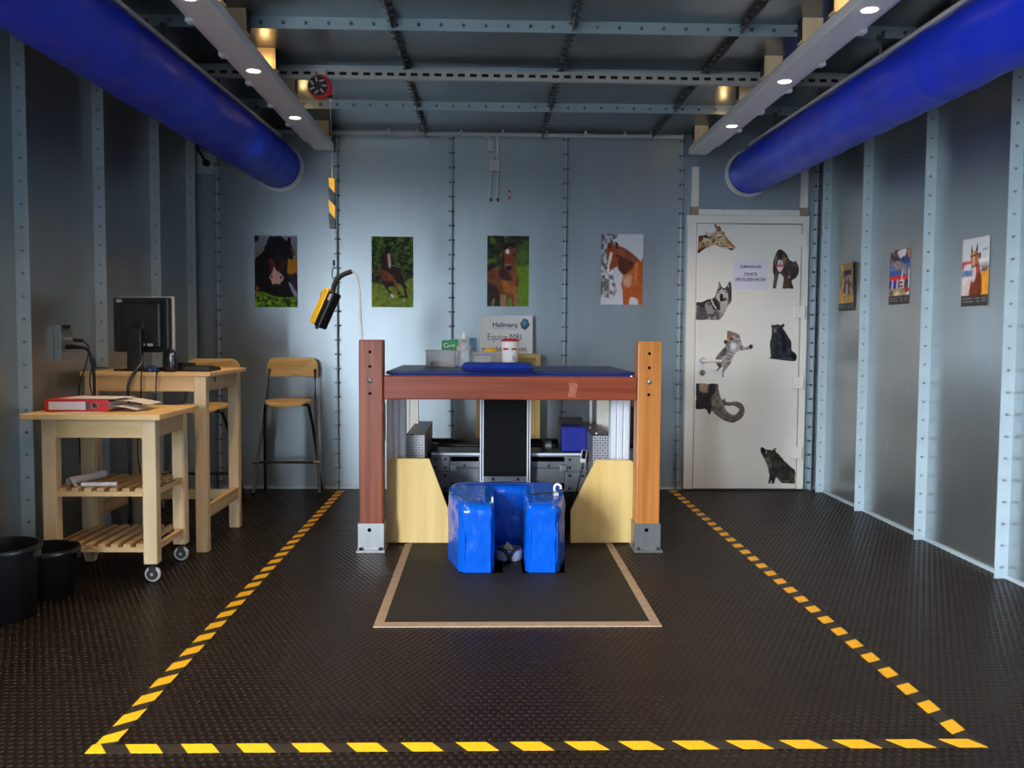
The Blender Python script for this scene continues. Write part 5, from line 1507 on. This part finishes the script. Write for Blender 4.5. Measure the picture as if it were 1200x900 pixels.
for zs, nm in ((0.445, 'middle'), (0.172, 'lower')):
    for y0 in (4.345, 4.770):
        part('shelf_rail', 'pine_x', tl, lambda b: b.box(-2.064, -1.655, y0, y0 + 0.025, zs - 0.022, zs))
    for k in range(7):
        x0 = -2.056 + k * 0.0608
        part('slat', 'pine_y', tl, lambda b: b.box(x0, x0 + 0.034, 4.340, 4.800, zs, zs + 0.018))
    for x0 in (-2.118, -1.625):
        part('side_rail', 'pine_y', tl, lambda b: b.box(x0, x0 + 0.022, 4.395, 4.745, zs - 0.022, zs + 0.006))

bd = thing('ring_binder', (-1.99, 4.46, TZ), 'red ring binder with white spine label lying on the pine trolley', 'binder')
BX = Matrix.Translation((-1.995, 4.55, TZ)) @ Matrix.Rotation(math.radians(1.5), 4, 'Z')
part('spine', 'red', bd, lambda b: b.rbox(-0.155, 0.150, -0.140, -0.134, 0.001, 0.060, 0.001, 1), xf=BX)
part('cover', 'red', bd, lambda b: b.box(-0.155, 0.150, -0.134, 0.130, 0.0565, 0.060), xf=BX)
part('cover', 'red', bd, lambda b: b.box(-0.155, 0.150, -0.134, 0.130, 0.001, 0.0045), xf=BX)
part('pages', 'paper', bd, lambda b: b.box(-0.148, 0.143, -0.130, 0.125, 0.0048, 0.045), xf=BX)
part('spine_label', 'notice', bd, lambda b: b.box(-0.135, 0.040, -0.1412, -0.140, 0.010, 0.050), xf=BX)
part('spine_strip', 'ink', bd, lambda b: b.box(0.044, 0.060, -0.1412, -0.140, 0.014, 0.048), xf=BX)
rg = part('finger_ring', 'chrome', bd, lambda b: b.lathe((0, 0, 0), [(0.011, 0.0), (0.014, 0.003), (0.017, 0.0)], 20, False), True, BX @ Matrix.Translation((0.083, -0.1402, 0.031)) @ Matrix.Rotation(math.pi / 2, 4, 'X'))
part('finger_hole', 'black', bd, lambda b: b.cyl((0.083, -0.1408, 0.031), (0.083, -0.1400, 0.031), 0.0115, n=18), xf=BX)
def paper_sheet(label, x0, y0, w, d, z0, z1, rot, twist):
    """a loose sheet drooping from z0 at one end to z1 at the other"""
    X_ = Matrix.Translation((x0, y0, 0)) @ Matrix.Rotation(math.radians(rot), 4, 'Z')
    b = MB(X_)
    nx, ny = 10, 6
    vs_ = []
    for s in (0, 1):
        for j in range(ny + 1):
            for i in range(nx + 1):
                u, v = i / nx, j / ny
                vs_.append((u * w, v * d, z0 + (z1 - z0) * u ** 1.6 + twist * math.sin(3 * u + 2 * v) + 0.0012 * s))
    n0 = (nx + 1) * (ny + 1)
    fs = []
    for j in range(ny):
        for i in range(nx):
            a = j * (nx + 1) + i
            fs.append((a, a + nx + 1, a + nx + 2, a + 1))
            fs.append((n0 + a, n0 + a + 1, n0 + a + nx + 2, n0 + a + nx + 1))
    for i in range(nx):
        fs.append((i, i + 1, n0 + i + 1, n0 + i))
        a = ny * (nx + 1) + i
        fs.append((a, a + 1, n0 + a + 1, n0 + a))
    b.add(vs_, fs)
    o = b.build('paper_sheet', 'paper', None, True)
    tag(o, label, 'paper', 'papers on the trolley')
paper_sheet('loose paper lying along the top of the red binder', -2.09, 4.44, 0.29, 0.20, TZ + 0.0615, TZ + 0.064, -6, 0.0008)
paper_sheet('paper sheet sliding off the open end of the red binder', -1.84, 4.47, 0.17, 0.21, TZ + 0.052, TZ + 0.030, 4, 0.002)
paper_sheet('crumpled paper sheet beside the red binder', -1.838, 4.43, 0.13, 0.18, TZ + 0.026, TZ + 0.008, -3, 0.002)
paper_sheet('white paper sheet peeking out below the red binder', -2.06, 4.36, 0.20, 0.045, TZ + 0.0002, TZ + 0.0002, 3, 0.0)

def paper_roll(label, p0, p1, r):
    o = MB().cyl(p0, p1, r, r, 18, False).cyl(p0, p1, r * 0.8, r * 0.8, 18, False)
    u = o
    t = u.build('paper_roll', 'paper', None, True)
    tag(t, label, 'paper roll', 'paper rolls on the trolley shelf')
paper_roll('thick paper roll lying across the middle trolley shelf', (-2.03, 4.40, 0.485), (-1.975, 4.66, 0.485), 0.021)
paper_roll('slim paper roll lying along the edge of the middle trolley shelf', (-1.965, 4.385, 0.4745), (-1.80, 4.40, 0.4745), 0.0105)
cl = MB()
for k in range(9):
    a = k / 8
    for y in (4.365, 4.385):
        cl.v.append((-2.015 + a * 0.06, y - 0.01 * math.sin(a * 3), 0.4635 + 0.042 * (1 - a) ** 2 + 0.004 * math.sin(a * 6)))
cl.f = [(2 * k, 2 * k + 1, 2 * k + 3, 2 * k + 2) for k in range(8)]
nv = len(cl.v)
cl.v += [(x, y, z + 0.002) for x, y, z in cl.v]
cl.f += [tuple(i + nv for i in f) for f in cl.f[:8]] + [(0, 1, nv + 1, nv), (nv - 2, nv - 1, 2 * nv - 1, 2 * nv - 2)]
tag(cl.build('paper_strip', 'paper', None, True), 'curled paper strip in front of the thick paper roll', 'paper')

# stools
def stool(label, xc, yf, yb, rot=0):
    X_ = Matrix.Translation((xc, (yf + yb) / 2, 0)) @ Matrix.Rotation(rot, 4, 'Z')
    t = thing('bar_stool', (xc, (yf + yb) / 2, 0), label, 'stool', 'folding bar stools')
    h = (yb - yf) / 2
    def seat(b):
        bm = bmesh.new()
        n, m_ = 16, 10
        P = {}
        for s in (0, 1):
            for i in range(n + 1):
                for j in range(m_ + 1):
                    u, v = i / n * 2 - 1, j / m_ * 2 - 1
                    x = 0.168 * u * (1 - 0.10 * (v * v)) * math.sqrt(max(1 - 0.25 * v ** 4, 0))
                    y = -h - 0.06 + (v + 1) / 2 * (2 * h + 0.06) + 0.02 * u * u * (1 if v < 0 else -0.3)
                    z = 0.712 - 0.016 * (1 - u * u) * (0.4 - v) * 0.6 + (-0.012 if v < -0.8 else 0) - 0.014 * (1 - s)
                    P[s, i, j] = bm.verts.new((x, y, z))
            for i in range(n):
                for j in range(m_):
                    f = [P[s, i, j], P[s, i + 1, j], P[s, i + 1, j + 1], P[s, i, j + 1]]
                    bm.faces.new(f if s else f[::-1])
        for i in range(n):
            for j in (0, m_):
                bm.faces.new([P[0, i, j], P[0, i + 1, j], P[1, i + 1, j], P[1, i, j]])
        for j in range(m_):
            for i in (0, n):
                bm.faces.new([P[0, i, j], P[0, i, j + 1], P[1, i, j + 1], P[1, i, j]])
        b.bm(bm)
    part('seat', 'seat_wood', t, seat, True, X_)
    def back(b):
        pts = [(-0.190, 0.878), (-0.194, 0.93), (-0.190, 0.985), (-0.165, 1.018), (-0.13, 1.028), (0.13, 1.028), (0.165, 1.018), (0.190, 0.985), (0.194, 0.93), (0.190, 0.878), (0.0, 0.889)]
        yb_ = h + 0.0
        bm = bmesh.new()
        lo = [bm.verts.new((x, yb_ + 0.02 * (1 - (x / 0.19) ** 2), z)) for x, z in pts]
        hi = [bm.verts.new((x, yb_ + 0.014 + 0.02 * (1 - (x / 0.19) ** 2), z)) for x, z in pts]
        n = len(pts)
        bm.faces.new(lo)
        bm.faces.new(hi)
        for i in range(n):
            bm.faces.new((lo[i], lo[(i + 1) % n], hi[(i + 1) % n], hi[i]))
        b.bm(bm)
    part('backrest', 'seat_wood', t, back, False, X_)
    for s in (-1, 1):
        part('front_leg', 'chrome', t, lambda b: b.tube([(s * 0.172, h - 0.008, 0.94), (s * 0.182, h - 0.05, 0.72), (s * 0.246, -h, 0.02)], 0.0115, 10, False), True, X_)
        part('foot_cap', 'black_rubber', t, lambda b: b.cyl((s * 0.2465, -h, 0.0), (s * 0.245, -h, 0.03), 0.0145, n=10), False, X_)
        part('rear_leg', 'dark_metal', t, lambda b: b.tube([(s * 0.10, -h + 0.02, 0.686), (s * 0.150, -h + 0.03, 0.680), (s * 0.165, -h + 0.05, 0.65), (s * 0.185, 0.0, 0.45), (s * 0.215, h, 0.02)], 0.011, 10), True, X_)
        part('foot_cap', 'black_rubber', t, lambda b: b.cyl((s * 0.2155, h, 0.0), (s * 0.214, h, 0.03), 0.014, n=10), False, X_)
        part('joint', 'chrome', t, lambda b: b.cyl((s * 0.20, -h * 0.65 - 0.03, 0.255), (s * 0.25, -h * 0.65 - 0.03, 0.255), 0.014, n=10), True, X_)
    part('foot_bar', 'dark_metal', t, lambda b: b.cyl((-0.222, -h * 0.65 - 0.03, 0.255), (0.222, -h * 0.65 - 0.03, 0.255), 0.010, n=10), True, X_)
    return t
stool('bar stool with wooden seat standing free against the end wall', -1.482, 6.655, 6.90)
stool('bar stool with wooden seat tucked behind the bar table', -1.955, 6.09, 6.46)

# buckets
def bucket(label, xc, yc, r0, r1, h):
    t = thing('bucket', (xc, yc, 0), label, 'bucket', 'black buckets by the side wall')
    part('shell', 'bucket', t, lambda b: b.lathe((xc, yc, 0), [(0.0, 0.0), (r0, 0.0), (r0 + 0.004, 0.006), (r1, h), (r1 - 0.005, h), (r0 - 0.003, 0.01), (0.0, 0.01)], 40), True)
    part('rim', 'bucket', t, lambda b: b.lathe((xc, yc, h), [(r1 - 0.004, -0.018), (r1 + 0.008, -0.018), (r1 + 0.010, -0.004), (r1 + 0.006, 0.003), (r1 - 0.003, 0.003), (r1 - 0.005, -0.004), (r1 - 0.004, -0.018)], 40, False), True)
    for s in (-1, 1):
        part('lug', 'bucket', t, lambda b: b.rbox(xc + s * (r1 + 0.004) - 0.010, xc + s * (r1 + 0.004) + 0.010, yc - 0.02, yc + 0.02, h - 0.045, h - 0.015, 0.003))
bucket('large black plastic bucket at the edge of the picture', -2.085, 3.83, 0.150, 0.170, 0.305)
bucket('smaller black bucket between the large bucket and the pine trolley', -2.05, 4.165, 0.125, 0.152, 0.215)
